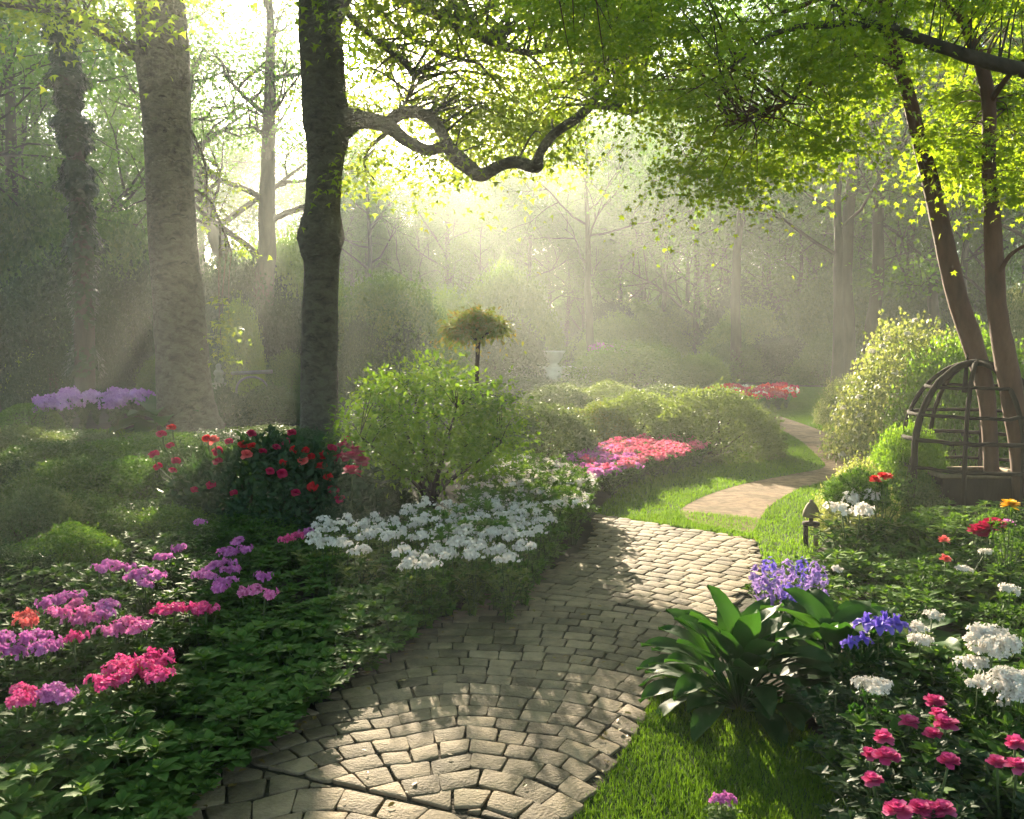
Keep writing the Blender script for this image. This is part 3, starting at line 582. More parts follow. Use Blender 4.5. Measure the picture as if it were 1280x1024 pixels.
# ---- slender reddish maples on the right and the overhanging canopy
def maples():
    Yc = 9.6; b = G(1243, 668); b = np.array([WP(1241, 655, Yc)[0], Yc, 0.0])
    t = thing('maple_tree', 'slender reddish trunk leaning left, left of the pair beside the wooden cage', 'tree', b); tb = MB()
    tr = [(1241, 700, 26), (1241, 650, 20), (1238, 560, 18), (1232, 490, 21), (1216, 430, 25), (1196, 370, 24), (1180, 300, 23), (1164, 230, 20), (1148, 170, 18), (1133, 110, 16), (1116, 60, 15), (1106, 10, 15), (1100, -60, 12), (1090, -160, 8)]
    m0 = limb(tb, [p[:2] for p in tr], [p[2] for p in tr], Yc, Yc, 60, 12, b, .02); mains = [m0[40:]]
    def br(pts, ws, Y1=None, n=30, seg=8, Y0=None): P = limb(tb, pts, ws, Y0 or Yc, Y1 or Yc, n, seg, b); mains.append(P)
    br([(1114, 82), (1100, 75), (1070, 68), (1040, 75), (1018, 100), (985, 128), (945, 145), (910, 158)], [8, 7, 7, 6, 5, 5, 4, 2], Yc - .5)
    br([(1108, 20), (1060, -10), (1000, 8), (960, 25), (925, 60)], [10, 8, 6, 4, 2], Yc + 1)
    br([(1100, -60), (1000, -90), (880, -80), (780, -40), (700, 10)], [10, 9, 7, 5, 3], Yc + 2.2)
    br([(1100, -60), (1040, -120), (920, -160), (800, -150), (700, -110)], [10, 9, 7, 5, 3], Yc - 1.5)
    cb = MB(); r = np.random.default_rng(33); cs = []
    # lit lower boughs and the mass above them
    for k in range(80):
        px = r.uniform(840, 1140); lim = np.interp(px, [850, 880, 930, 1000, 1030, 1060, 1140], [215, 240, 232, 236, 210, 145, 95]); cs.append(WP(px, r.uniform(20, lim), Yc + (r.uniform(-1.2, 1.5) if px < 1080 else r.uniform(.4, 1.6))) - b)
    for k in range(60):
        px = r.uniform(650, 900); lim = np.interp(px, [650, 720, 800, 900], [50, 110, 125, 150]); cs.append(WP(px, r.uniform(-60, lim), Yc + r.uniform(-.5, 3)) - b)
    for k in range(24): cs.append(WP(r.uniform(640, 1150), r.uniform(-260, 0), Yc + r.uniform(-2.5, 3)) - b)
    sprays(tb, cb, mains, cs, r, .047, MAPLE, 150, .27, .22, .007)
    link('trunk', tb.mesh('trunk', M_barkR, True), t); link('crown', cb.mesh('crown', F_maple), t)
    Yd = 9.0; b = np.array([WP(1280, 655, Yd)[0], Yd, 0.0])
    t = thing('maple_tree', 'upright reddish trunk at the right edge, right of the pair beside the wooden cage', 'tree', b); tb = MB()
    tr = [(1284, 720, 34), (1281, 640, 26), (1274, 560, 24), (1266, 500, 27), (1255, 440, 26), (1246, 385, 23), (1243, 330, 22), (1240, 270, 19), (1236, 200, 16), (1236, 130, 16), (1226, 80, 15), (1208, 35, 12), (1195, -30, 10), (1190, -120, 6)]
    m0 = limb(tb, [p[:2] for p in tr], [p[2] for p in tr], Yd, Yd, 60, 12, b, .02); mains = [m0[34:]]
    br2 = lambda pts, ws, Y1: mains.append(limb(tb, pts, ws, Yd, Y1, 26, 8, b))
    br2([(1244, 350), (1262, 320), (1285, 305)], [8, 5, 4], Yd - .4); br2([(1236, 130), (1265, 90), (1300, 60)], [8, 6, 4], Yd - .6); br2([(1208, 35), (1180, 0), (1160, -40)], [8, 6, 3], Yd)
    cb = MB(); cs = []
    for k in range(45): cs.append(WP(r.uniform(1165, 1300), r.uniform(60, 225), Yd + r.uniform(.3, 1.5)) - b)
    for (px, py) in [(1170, 165), (1215, 225), (1225, 180), (1268, 240), (1280, 215), (1255, 165), (1180, 172)]: cs.append(WP(px, py, Yd - .3) - b)
    for k in range(36): cs.append(WP(r.uniform(1120, 1340), r.uniform(-200, 40), Yd + r.uniform(.2, 1.8)) - b)
    sprays(tb, cb, mains, cs, r, .050, MAPLE, 120, .2, .32, .006)
    link('trunk', tb.mesh('trunk', M_barkR, True), t); link('crown', cb.mesh('crown', F_maple), t)
    # third tree stands off to the right; its long arching limb crosses the top of the view
    Ye = 7.8; b = np.array([6.3, Ye, 0.0]); t = thing('maple_tree', 'dark arching bough reaching in from the right edge across the top', 'tree', b); tb = MB()
    P = np.array([[0, 0, -.1], [.05, 0, 1.5], [-.05, .1, 2.8], [.1, 0, 4.2], [.2, .2, 6]]); tube(tb, spline(P, 20), np.linspace(.16, .07, 20), 10)
    mains = []
    mains.append(limb(tb, [(1530, 240), (1400, 150), (1300, 95), (1240, 79), (1180, 60), (1110, 36), (1060, 31), (1005, 33), (960, 46), (925, 76), (900, 92)], [30, 24, 19, 17, 15, 12, 10, 8, 6, 4, 2], Ye, Ye + .6, 50, 10, b))
    mains.append(limb(tb, [(1110, 36), (1050, 10), (990, -20)], [8, 5, 3], Ye + .3, Ye, 12, 8, b))
    cb = MB(); cs = []
    for k in range(40): cs.append(WP(r.uniform(830, 1320), r.uniform(-120, 15), Ye + r.uniform(-.8, 1)) - b)
    for k in range(14): cs.append(WP(r.uniform(880, 1100), r.uniform(20, 90), Ye + r.uniform(-.5, 1)) - b)
    sprays(tb, cb, mains, cs, r, .046, MAPLE, 110, .19, .32, .005)
    link('trunk', tb.mesh('trunk', M_barkD, True), t); link('crown', cb.mesh('crown', F_maple), t)
maples()

# ---------------------------------------------------------------- shrubs
def lumpy(r, n, lumps=9, amp=.22, up=True):
    d = nrm(r.normal(size=(n, 3))); 
    if up: d[:, 2] = np.abs(d[:, 2]) * .98 - .06
    d = nrm(d); c = nrm(r.normal(size=(lumps, 3))); c[:, 2] = np.abs(c[:, 2])
    f = 1 + amp * (np.exp(-6 * (1 - d @ c.T)).max(1) - .5); return d, f
def shrub_proto(seed, n=9000, leaf=.05, tpl=LOW, fol=None, amp=.25, deep=.4, loose=.06, twigs=14, lumps=9, name='foliage', upw=.25, w=1.0):
    """unit shrub: radius 1, height 1 (scaled on placing); leaf sizes are for the unit"""
    r = np.random.default_rng(seed); d, f = lumpy(r, n, lumps, amp); rad = f * (1 - deep * r.beta(1.1, 3, n)); P = d * rad[:, None] * np.array([1, 1, 1.0])
    P += r.normal(0, loose, P.shape) * (1 - .3 * d[:, 2:3]); P[:, 2] = np.maximum(P[:, 2], .0)
    D = nrm(d * .7 + r.normal(0, .5, P.shape) + np.array([0, 0, upw])); Nn = nrm(d + r.normal(0, .5, P.shape) + np.array([0, 0, .3]))
    mb = MB(); scatter(mb, tpl, P, D, Nn, leaf * r.uniform(.6, 1.3, n), w)
    ns = 130 if amp > .1 else 0
    if ns:
        ds, fs_ = d[:ns], f[:ns]; m = 22; tt = r.uniform(0, 1, (ns, m)); ln_ = r.uniform(.06, .22, (ns, 1)) * (1 if amp > .4 else .6)
        bend = r.normal(0, .35, (ns, 1, 3)); Ps = ds[:, None] * (fs_[:, None, None] * .93 + (tt * ln_)[..., None]) + bend * (tt ** 2 * ln_)[..., None] + np.array([0, 0, .5]) * (tt * ln_)[..., None]
        Ps = Ps.reshape(-1, 3) + r.normal(0, .008, (ns * m, 3)); Ps[:, 2] = np.maximum(Ps[:, 2], 0); Ds = nrm(np.repeat(ds, m, 0) * .6 + r.normal(0, .6, (ns * m, 3)) + [0, 0, .4])
        scatter(mb, tpl, Ps, Ds, nrm(r.normal(0, .5, (ns * m, 3)) + [0, 0, 1.0]), leaf * r.uniform(.6, 1.2, ns * m), w)
    fm = mb.mesh(name, fol)
    sb = MB()
    for k in range(twigs):
        q = nrm(r.normal(size=3)); q[2] = abs(q[2]) + .3; q = nrm(q); p = q * .85; tube(sb, spline(np.array([[q[0] * .05, q[1] * .05, -.03], p * .5 + r.normal(0, .04, 3), p]), 7), np.linspace(.03, .006, 7), 5)
    return fm, sb.mesh('stems', M_twig)
def recol(me, m): c = me.copy(); c.materials[0] = m; return c
SP_under = [shrub_proto(40 + k, 34000, .036, LOW, F_under, .5, .5, .07, 16, 22, w=1.6) for k in range(3)]
SP_fine = [shrub_proto(50 + k, 20000, .040, LOW, F_mound, .42, .35, .045, 10, 26, w=1.5) for k in range(2)]
SP_dome = shrub_proto(55, 16000, .042, LOW, F_dark, .05, .18, .012, 8, 5)
SP_loose = [shrub_proto(60 + k, 7000, .085, MIDL, F_fore, .35, .5, .08, 14, 10) for k in range(2)]
SP_varieg = shrub_proto(65, 22000, .036, LOW, F_varieg, .6, .5, .07, 14, 22, w=1.9, upw=-.35)
def shrub(px, py, wpx, hpx, proto, label, m=None, group=None, cat='shrub', name='shrub', rz=None, depth=1.0, Y=None):
    b = G(px, py) if Y is None else np.array([(px - 640) / FPX * Y, Y, float(ter(0, Y))])
    w = wpx * mpp(b[1]) / 2; h = hpx * mpp(b[1])
    b = b + np.array([0, w * depth * .8, 0]); b[2] = float(ter(b[0], b[1])); w *= 1 + w * .8 / b[1]
    t = thing(name, label, cat, b, rz if rz is not None else random.uniform(0, 6.28), group, (w, w * depth if depth != 1 else w, h))
    if depth != 1: t.rotation_euler = (0, 0, rz or 0)
    fm = proto[0]
    if m is not None:
        key = (fm.name, m.name)
        if key not in RC: RC[key] = recol(fm, m)
        fm = RC[key]
    link('foliage', fm, t); link('stems', proto[1], t)
    if proto is SP_varieg and wpx > 100: link('blossom', VB, t)
    return t
def varieg_blossom():
    r = np.random.default_rng(66); d, f = lumpy(np.random.default_rng(65), 22000, 22, .6); n = 70; d = d[:n]; f = f[:n]; mb = MB()
    for i in range(n):
        c = d[i] * f[i] * .98; m = 16; o = nrm(r.normal(size=(m, 3))) * .035; o[:, 2] = abs(o[:, 2])
        for k in range(4):
            a = k * 1.57 + i; dd = np.tile([math.cos(a), math.sin(a), .4], (m, 1)); scatter(mb, PET, c + o, dd, o, .022 * r.uniform(.8, 1.2, m), 1.1)
    return mb.mesh('blossom', P_white)
VB = None
RC = {}
U = SP_under
PET = T([(0, 0, 0), (.34, .5, .08), (.22, .95, .0), (-.22, .95, .0), (-.34, .5, .08)], [[(0, 1, 2), (0, 2, 3), (0, 3, 4)]])
VB = varieg_blossom()
# back-left understorey
for i, (px, py, w, h, m, lab, Y) in enumerate([
    (15, 0, 260, 210, F_under, 'tall rounded bush with sunlit yellow-green top at the far left', 30), (115, 0, 210, 190, F_under, 'large dark bush under the ivy covered trunk', 28),
    (190, 0, 150, 150, F_dark, 'dark bush directly left of the pale grey trunk', 26), (285, 0, 150, 140, F_dark, 'dark bush behind the statue', 29), (352, 0, 130, 160, F_yellow, 'hazy yellow-green bush between the two big trunks', 31),
    (475, 0, 170, 125, F_under, 'wide dark rounded bush just right of the big sunlit trunk', 27), (550, 0, 110, 90, F_yellow, 'pale misty bush left of the mop-headed standard tree', 34), (625, 0, 110, 75, F_bluegreen, 'pale misty bush behind the mop-headed standard tree', 30),
    (-90, 0, 240, 230, F_under, 'bush beyond the left edge of the wood', 29), (60, 0, 200, 150, F_dark, 'dark low bush behind the clipped dome', 25), (395, 0, 100, 110, F_under, 'hazy bush behind the foot of the big sunlit trunk', 33)]):
    shrub(px, py, w, h, U[i % 3], lab, m, 'understorey bushes', 'bush', 'bush', Y=Y)
r = np.random.default_rng(43)
for i in range(20):
    px = -60 + i * 27 + r.uniform(-10, 10); Y = r.uniform(24.5, 27.5)
    if 395 < px: px += 40
    shrub(px, 0, r.uniform(60, 105), r.uniform(50, 115), U[i % 3], 'rounded shrub in the dark thicket behind the two large trunks', [F_under, F_dark, F_mound, F_yellow, F_dark][i % 5], 'shrubs of the thicket behind the large trunks', 'bush', 'bush', Y=Y)
r = np.random.default_rng(44)
for k in range(64):
    Y = r.uniform(36, 60) if k < 46 else r.uniform(58, 76); px = r.uniform(-350, 1500) if k < 46 else r.uniform(480, 1000); w = r.uniform(3, 6) / mpp(Y); hh = r.uniform(2., 4.2) / mpp(Y)
    shrub(px, 0, w, hh, U[k % 3], 'leafy bush of the shady undergrowth at the edge of the misty wood', [F_under, F_dark, F_yellow, F_under][k % 4], 'bushes at the edge of the misty wood', 'bush', 'bush', Y=Y)
for i, (px, py, w, h, m, lab) in enumerate([
    (48, 512, 115, 68, F_dark, None), (16, 548, 88, 42, F_edge, 'small green dome shrub at the left edge below the dark clipped dome')]):
    shrub(px, py, w, h, SP_dome, lab or 'large dark clipped dome shrub on the far left', m)
shrub(268, 535, 75, 42, SP_loose[0], 'low dark bush at the foot of the pale grey trunk', F_dark)
shrub(330, 532, 95, 40, SP_fine[0], 'low grey-green bush in front of the statue', F_bluegreen)
# creeping mounds on the left
mounds = [(30, 622, 150, 40), (120, 610, 150, 34), (200, 600, 130, 34), (430, 600, 70, 40), (60, 580, 160, 22), (160, 577, 90, 20), (250, 582, 150, 24), (330, 575, 130, 24), (45, 670, 150, 55), (150, 660, 150, 50), (225, 650, 130, 55),
          (10, 720, 140, 65), (110, 712, 150, 40), (200, 705, 130, 40), (380, 580, 100, 24), (0, 600, 120, 40), (90, 640, 140, 40), (300, 700, 150, 34), (-10, 770, 120, 50), (420, 690, 80, 40), (250, 720, 120, 30), (120, 640, 130, 34), (10, 655, 120, 46), (180, 625, 120, 34), (70, 700, 140, 46), (60, 745, 130, 50), (160, 690, 120, 36), (110, 588, 120, 26), (340, 600, 90, 26), (290, 600, 100, 24), (470, 650, 80, 34), (20, 590, 120, 26), (460, 600, 70, 40), (155, 600, 100, 24)]
for i, (px, py, w, h) in enumerate(mounds):
    lab = {2: 'bright green low mound in front of the big-leaved plant', 9: 'olive mound left of the red rose bush', 8: 'mound with dry brown tips at the left, above the pink flowers'}.get(i, 'low creeping green mound shrub on the left slope')
    shrub(px, py, w, h * 1.35, SP_fine[i % 2], lab, [F_mound, F_under, F_dark, F_bluegreen][i % 4] if i != 2 else F_edge, 'creeping mounds on the left slope', 'shrub', 'mound_shrub')
# middle hedges
MID = [(682, 592, 135, 72, F_bluegreen, 'dark grey-green rounded shrub behind the white flowers', 0), (748, 566, 95, 50, F_bronze, 'low shrub with pinkish new growth behind the pink flower bed', 1), (800, 566, 130, 62, F_pale, 'pale green mound shrub left of the largest hedge', 1),
       (900, 577, 155, 76, F_pale, 'largest pale rounded hedge bulging beside the lawn', 0), (835, 540, 150, 46, F_bluegreen, 'long low grey-green hedge behind the pink flower bed', 1), (915, 545, 110, 44, F_pale, 'small pale mound behind the largest hedge', 1),
       (700, 535, 110, 44, F_bluegreen, 'low grey-green mound below the white urn', 0), (760, 530, 110, 42, F_pale, 'pale mound between the urn and the pink-tipped shrub', 1), (655, 560, 90, 40, F_bronze, 'rust-tinged mound left of the grey-green shrub', 1),
       (800, 492, 150, 50, F_yellow, 'feathery bright green bush right of the white urn', 0), (880, 490, 70, 38, F_yellow, 'small yellow-green bush right of the feathery bush', 1), (660, 496, 90, 20, F_bluegreen, 'low misty shrub in front of the white wall', 0), (620, 590, 90, 50, F_under, 'green shrub under the mop-headed standard tree', 0), (720, 612, 110, 30, F_under, 'low dark shrub left of the pink flower bed', 0)]
for (px, py, w, h, m, lab, k) in MID:
    shrub(px, py, w, h, (SP_fine[k] if 'feathery' not in lab and 'yellow' not in lab else U[k]), lab, m, 'hedges and mounds in the middle bed')
# right side
for (px, py, w, h, pr, m, lab) in [
    (1182, 585, 180, 148, SP_varieg, None, 'large rounded pale-flowering variegated shrub on the right'), (1068, 535, 62, 52, SP_varieg, None, 'small white-dotted shrub at the left foot of the large variegated shrub'),
    (1148, 640, 90, 88, U[1], F_yellow, 'loose yellow-green shrub left of the wooden cage'), (1245, 600, 170, 150, U[0], F_yellow, 'bright leafy shrub behind the wooden cage'),
    (1300, 520, 90, 130, SP_varieg, None, 'variegated shrub at the right edge behind the reddish trunk'), (1080, 672, 84, 76, SP_varieg, None, 'low cream-speckled shrub right of the small wooden lantern'),
    (925, 478, 80, 40, U[0], F_under, 'dark green shrub directly behind the far round flower bed'), (985, 478, 90, 46, U[1], F_dark, 'dark shrub behind the right end of the far flower bed'), (1045, 482, 90, 50, U[2], F_under, 'dark green shrub at the far end of the lawn'), (1150, 692, 62, 36, SP_loose[1], F_edge, 'leafy clump hiding the left foot of the wooden cage'), (1206, 696, 74, 40, SP_loose[0], F_fore, 'leafy clump hiding the middle of the cage base'), (1264, 694, 74, 44, SP_loose[1], F_fore, 'leafy clump hiding the right foot of the wooden cage'), (1160, 650, 80, 50, SP_loose[0], F_edge, 'low green shrub at the left foot of the wooden cage')]:
    shrub(px, py, w, h, pr, lab, m)

# ---------------------------------------------------------------- flowers
def head_mesh(seed, n, rad, fl, m, tpl_petals=5, flat=.75, dome=True, pl=.5):
    """one flower head: n florets on a dome of radius rad; floret size fl"""
    r = np.random.default_rng(seed); d = nrm(r.normal(size=(n, 3)))
    if dome: d[:, 2] = np.abs(d[:, 2]) - .15
    d = nrm(d); sub = r.normal(0, .42 * rad, (6, 3)) * [1, 1, .45]; k6 = r.integers(0, 6, n)
    P = d * rad * .62 * np.array([1, 1, flat]) * r.uniform(.6, 1.15, (n, 1)) + (sub[k6] if dome else 0) + (d * rad * .4 * [1, 1, flat] if not dome else 0); mb = MB(); d = nrm(d + r.normal(0, .3, d.shape))
    ref = nrm(np.cross(d, r.normal(size=(n, 3)))); ref2 = np.cross(d, ref)
    for k in range(tpl_petals):
        a = 2 * math.pi * k / tpl_petals; dd = nrm(ref * math.cos(a) + ref2 * math.sin(a) + d * .45); scatter(mb, PET, P, dd, d + dd * .01, fl * r.uniform(.8, 1.2, n), 1.0)
    return mb.mesh('flower_head', m)
PET = T([(0, 0, 0), (.34, .5, .08), (.22, .95, .0), (-.22, .95, .0), (-.34, .5, .08)], [[(0, 1, 2), (0, 2, 3), (0, 3, 4)]])
def bloom_mesh(seed, rad, m, rings=((13, 1.0, .1), (12, .95, .45), (10, .82, 1.0), (8, .66, 2.0), (6, .5, 4.5))):
    r = np.random.default_rng(seed); mb = MB()
    for n, s, up in rings:
        a = np.arange(n) * 2 * math.pi / n + r.uniform(0, 1); d = np.column_stack([np.cos(a), np.sin(a), np.full(n, up)]) + r.normal(0, .22, (n, 3))
        scatter(mb, PET, np.zeros((n, 3)) + np.array([0, 0, .0]), d, np.column_stack([-np.cos(a) * up, -np.sin(a) * up, np.ones(n)]), rad * s * r.uniform(.85, 1.1, n), 1.2)
    return mb.mesh('flower', m)
def stalks(seed, tops, base_r=.03, rad=.004, leafed=0, leaf=.07, fol=None, tpl=MIDL, name='foliage'):
    r = np.random.default_rng(seed); sb = MB(); lb = MB(); tips = []
    for tp in tops:
        tp = np.asarray(tp, float); q = tp * np.array([.3, .3, .5]) + r.normal(0, .01, 3); P = spline(np.array([[tp[0] * .15, tp[1] * .15, -.02], q, tp]), 8); tube(sb, P, np.linspace(rad * 1.3, rad * .8, 8), 5)
        if leafed:
            n = leafed; t = r.uniform(.25, .98, n); i = (t * 7).astype(int); pos = P[i] + (P[np.minimum(i + 1, 7)] - P[i]) * (t * 7 - i)[:, None]; a = r.uniform(0, 6.28, n)
            D = np.column_stack([np.cos(a), np.sin(a), r.uniform(-.15, .5, n)]); scatter(lb, tpl, pos, D, np.column_stack([r.normal(0, .2, n), r.normal(0, .2, n), np.ones(n)]), leaf * r.uniform(.6, 1.2, n) * (1.15 - .4 * t))
    return sb, lb
# -- phlox-like plant foliage (0.42 m)
def leafy_plant(seed, H, spread, nst, nleaf, leaf, fol, tpl=MIDL, whorl=8):
    r = np.random.default_rng(seed); tops = []
    for k in range(nst):
        a = k * 2.4 + r.uniform(-.3, .3); q = spread * math.sqrt((k + .3) / nst); tops.append((q * math.cos(a), q * math.sin(a), H * r.uniform(.75, 1.05) * (1 - .25 * (q / spread) ** 2)))
    sb, lb = stalks(seed, tops, leafed=nleaf, leaf=leaf, fol=fol, tpl=tpl)
    for tp in tops:
        n = whorl; a = np.arange(n) * 2 * math.pi / n * 1.0 + r.uniform(0, 6); up = r.uniform(.15, .7, n)
        scatter(lb, tpl, np.tile(np.array(tp), (n, 1)), np.column_stack([np.cos(a), np.sin(a), up]), np.column_stack([-np.cos(a) * up, -np.sin(a) * up, np.ones(n)]), leaf * r.uniform(.75, 1.1, n))
        n = 5; a = r.uniform(0, 6.28, n); scatter(lb, tpl, np.tile(np.array(tp), (n, 1)) + [0, 0, .006], np.column_stack([np.cos(a), np.sin(a), np.full(n, 1.4)]), np.column_stack([-np.cos(a), -np.sin(a), np.full(n, .5)]), leaf * .5)
    return lb.mesh('foliage', fol), sb.mesh('stems', M_stem)
EDGE = [leafy_plant(70 + k, .24, .20, 12, 12, .085, F_edge) for k in range(3)]
EDGES = [leafy_plant(75 + k, .22, .20, 16, 16, .058, F_edge) for k in range(2)]
BED = [leafy_plant(80 + k, .34, .2, 10, 16, .075, F_fore) for k in range(2)]
FERN = [leafy_plant(84 + k, .26, .22, 22, 22, .04, F_fore, LOW, 10) for k in range(2)]
def plant(name, label, cat, loc, proto, sc=1, group=None, m=None):
    loc = np.array(loc, float); loc[2] = float(ter(loc[0], loc[1])); t = thing(name, label, cat, loc, random.uniform(0, 6.28), group, sc)
    fm = proto[0]
    if m is not None:
        key = (fm.name, m.name)
        if key not in RC: RC[key] = recol(fm, m)
        fm = RC[key]
    link('foliage', fm, t); link('stems', proto[1], t); return t
def poisson(poly, d, r, maxn=2000, excl=()):
    poly = np.array([G(*p)[:2] for p in poly]); lo, hi = poly.min(0), poly.max(0); out = np.zeros((0, 2))
    for k in range(maxn * 12):
        p = r.uniform(lo, hi)
        if not inpoly(p[None], poly)[0] or any(inpoly(p[None], e)[0] for e in excl): continue
        if len(out) and np.min(np.linalg.norm(out - p, axis=1)) < d: continue
        out = np.vstack([out, p])
        if len(out) >= maxn: break
    return out
r = np.random.default_rng(90)
# left edging strip, following the path (front: bigger leaves)
EL = np.array([G(*p) for p in [(60, 1120), (150, 1060), (235, 980), (375, 872), (485, 800), (560, 752), (640, 722), (700, 690)]]); EL = resample(spline(EL, 60), 200)
def edge_row(off, d, protos, sc, label, group, i0=0, i1=200, m=None):
    s = np.concatenate([[0], np.cumsum(np.linalg.norm(np.diff(EL[:, :2], axis=0), axis=1))]); L_ = s[-1]; t = i0 / 200 * L_
    while t < i1 / 200 * L_:
        i = min(int(np.searchsorted(s, t)), 198); tan = nrm(EL[i + 1, :2] - EL[i, :2]); n = np.array([-tan[1], tan[0]]); p = EL[i, :2] + n * (off + r.normal(0, .035))
        plant('edging_plant', label, 'plant', (p[0], p[1], 0), protos[int(r.integers(len(protos)))], sc * r.uniform(.85, 1.15), group, m); t += d * r.uniform(.8, 1.2)
EG = 'leafy edging plants along the cobbled path'; ELAB = 'low broad-leaved green plant edging the left side of the cobbled path'
for off, sc in ((-.13, .9), (.1, 1.0), (.36, 1.05)): edge_row(off, .25, EDGE, sc, ELAB, EG, 0, 120)
for off, sc in ((-.1, .95), (.14, 1.05), (.4, 1.05)): edge_row(off, .24, EDGES, sc, 'low small-leaved green plant edging the cobbled path further on', 'small-leaved edging plants', 118, 185)
# bed behind the edging
excl = (pav,)
pts = poisson([(-160, 1130), (60, 1090), (200, 950), (400, 820), (540, 735), (470, 705), (300, 690), (100, 700), (-120, 720)], .3, r, 260, excl)
for i, p in enumerate(pts):
    if i % 5 < 3: plant('bed_plant', 'leafy dark green plant filling the shaded bed left of the path', 'plant', (*p, 0), BED[i % 2], r.uniform(.8, 1.1), 'leafy plants filling the left bed')
    else: plant('feathery_plant', 'fine-leaved green plant filling the shaded bed left of the path', 'plant', (*p, 0), FERN[i % 2], r.uniform(.9, 1.2), 'fine-leaved plants filling the left bed')
pts = poisson([(-100, 730), (330, 700), (560, 700), (700, 660), (640, 600), (440, 585), (200, 560), (-60, 575)], .5, r, 260, excl)
for i, p in enumerate(pts): plant('ground_cover_plant', 'low green ground cover plant between the mounds of the left bed', 'plant', (*p, 0), FERN[i % 2], r.uniform(.75, 1.05), 'ground cover between the mounds', [F_mound, F_under, F_fore][i % 3])
# pink flower heads in the left bed
HP = [head_mesh(100 + k, 60, .062, .0195, P_pink) for k in range(2)]; HM = [recol(h, P_mag) for h in HP]; HH = [recol(h, P_hot) for h in HP]; HW = [head_mesh(104, 50, .064, .0165, P_white), head_mesh(105, 44, .056, .0165, P_white)]; HC = recol(HP[0], P_coral)
def cluster(heads, kinds, label, hz=.44, name='flowering_plant', cat='flower', sc=.9, proto=None, fs=1.0, m=None, group=None):
    Ps = []
    c0 = np.mean(np.array(heads), axis=0)
    base = G(c0[0], c0[1], hz); b = np.array([base[0], base[1], base[2]])
    t = plant(name, label, cat, b, proto or BED[0], (fs, fs, hz / .36), group, m); t.rotation_euler = (0, 0, 0)
    sb = MB()
    for i, (px, py) in enumerate(heads):
        hh = hz + random.uniform(-.03, .03); p = G(px, py, hh); q = np.array([(p[0] - b[0]) / fs, (p[1] - b[1]) / fs, hh / (hz / .36)])
        o = link('flower_head', kinds[i % len(kinds)], t, q, random.uniform(0, 6), (sc / fs * random.uniform(.85, 1.15),) * 2 + (sc / (hz / .36),))
        tube(sb, spline(np.array([[q[0] * .3, q[1] * .3, 0], q * [.7, .7, .55], q]), 6), [.004] * 6, 5)
    link('flower_stalk', sb.mesh('flower_stalk', M_stem), t); return t
HZ = .37
CL = [([(122, 712), (138, 706), (152, 712)], HM, 'purple-pink flower cluster at the back left of the left bed'), ([(165, 724), (178, 716), (193, 720), (182, 732)], HM, 'purple-pink flower cluster just right of the rear left one'),
      ([(254, 654)], HM, 'small lone purple-pink flower just below the red rose bush'), ([(225, 687), (205, 698)], HM, 'pair of small purple-pink flowers left of the tall magenta ones'),
      ([(287, 690), (298, 677), (302, 688), (280, 691)], HM, 'magenta flower cluster, highest of the central pink group'), ([(250, 718), (268, 708), (282, 706), (262, 722)], HM, 'magenta cluster in the middle of the left bed'),
      ([(270, 735), (285, 728), (290, 712)], HM, 'purple-pink cluster above the two paler ones at the bed centre'), ([(302, 741), (318, 738), (332, 744)], HP, 'pink cluster at the right end of the central pink group'), ([(333, 721)], HM, 'single small purple-pink head right of the central pink group'),
      ([(202, 765), (218, 762)], HH, 'hot pink pair in the bed centre, left of its twin'), ([(236, 764), (252, 760), (258, 765)], HH, 'hot pink pair in the bed centre, right of its twin'),
      ([(62, 755), (75, 750), (90, 748)], HM, 'purple-pink cluster near the left edge, above the paler pink ones'), ([(80, 765), (95, 756), (108, 768), (118, 775), (100, 775)], HP, 'large bright pink cluster near the left edge'), ([(122, 762), (134, 758), (128, 772)], HM, 'purple cluster attached to the right of the large bright pink one'),
      ([(142, 788), (155, 782), (170, 778), (178, 785)], HP, 'bright pink cluster below and right of the large one'), ([(28, 772), (36, 778)], [HC], 'small coral-orange flower near the left edge'),
      ([(5, 812), (18, 818), (10, 800)], HM, 'purple-pink cluster cut by the left edge'), ([(38, 800), (52, 796), (58, 808), (48, 812)], HM, 'purple-pink cluster second from the left edge'), ([(93, 800)], HH, 'tiny dark pink flower between larger clusters'),
      ([(130, 850), (142, 838), (150, 828), (152, 848), (138, 858)], HH, 'largest hot pink cluster in front, left half'), ([(170, 845), (180, 832), (192, 824), (204, 830), (195, 843)], HH, 'largest hot pink cluster in front, right half'),
      ([(20, 874), (30, 866), (42, 872)], HH, 'front pink cluster close to the left edge'), ([(55, 872), (66, 866), (75, 870)], HM, 'front purple-pink cluster beside the pink one close to the left edge'),
      ([(357, 674), (372, 671)], HH, 'hot pink flower at the left end of the white flowers'), ([(386, 667)], HM, 'small purple flower at the left end of the white flowers')]
for h, k, lab in CL: cluster(h, k, lab, HZ, 'phlox_plant', 'flower', .74, group='pink phlox in the left bed')
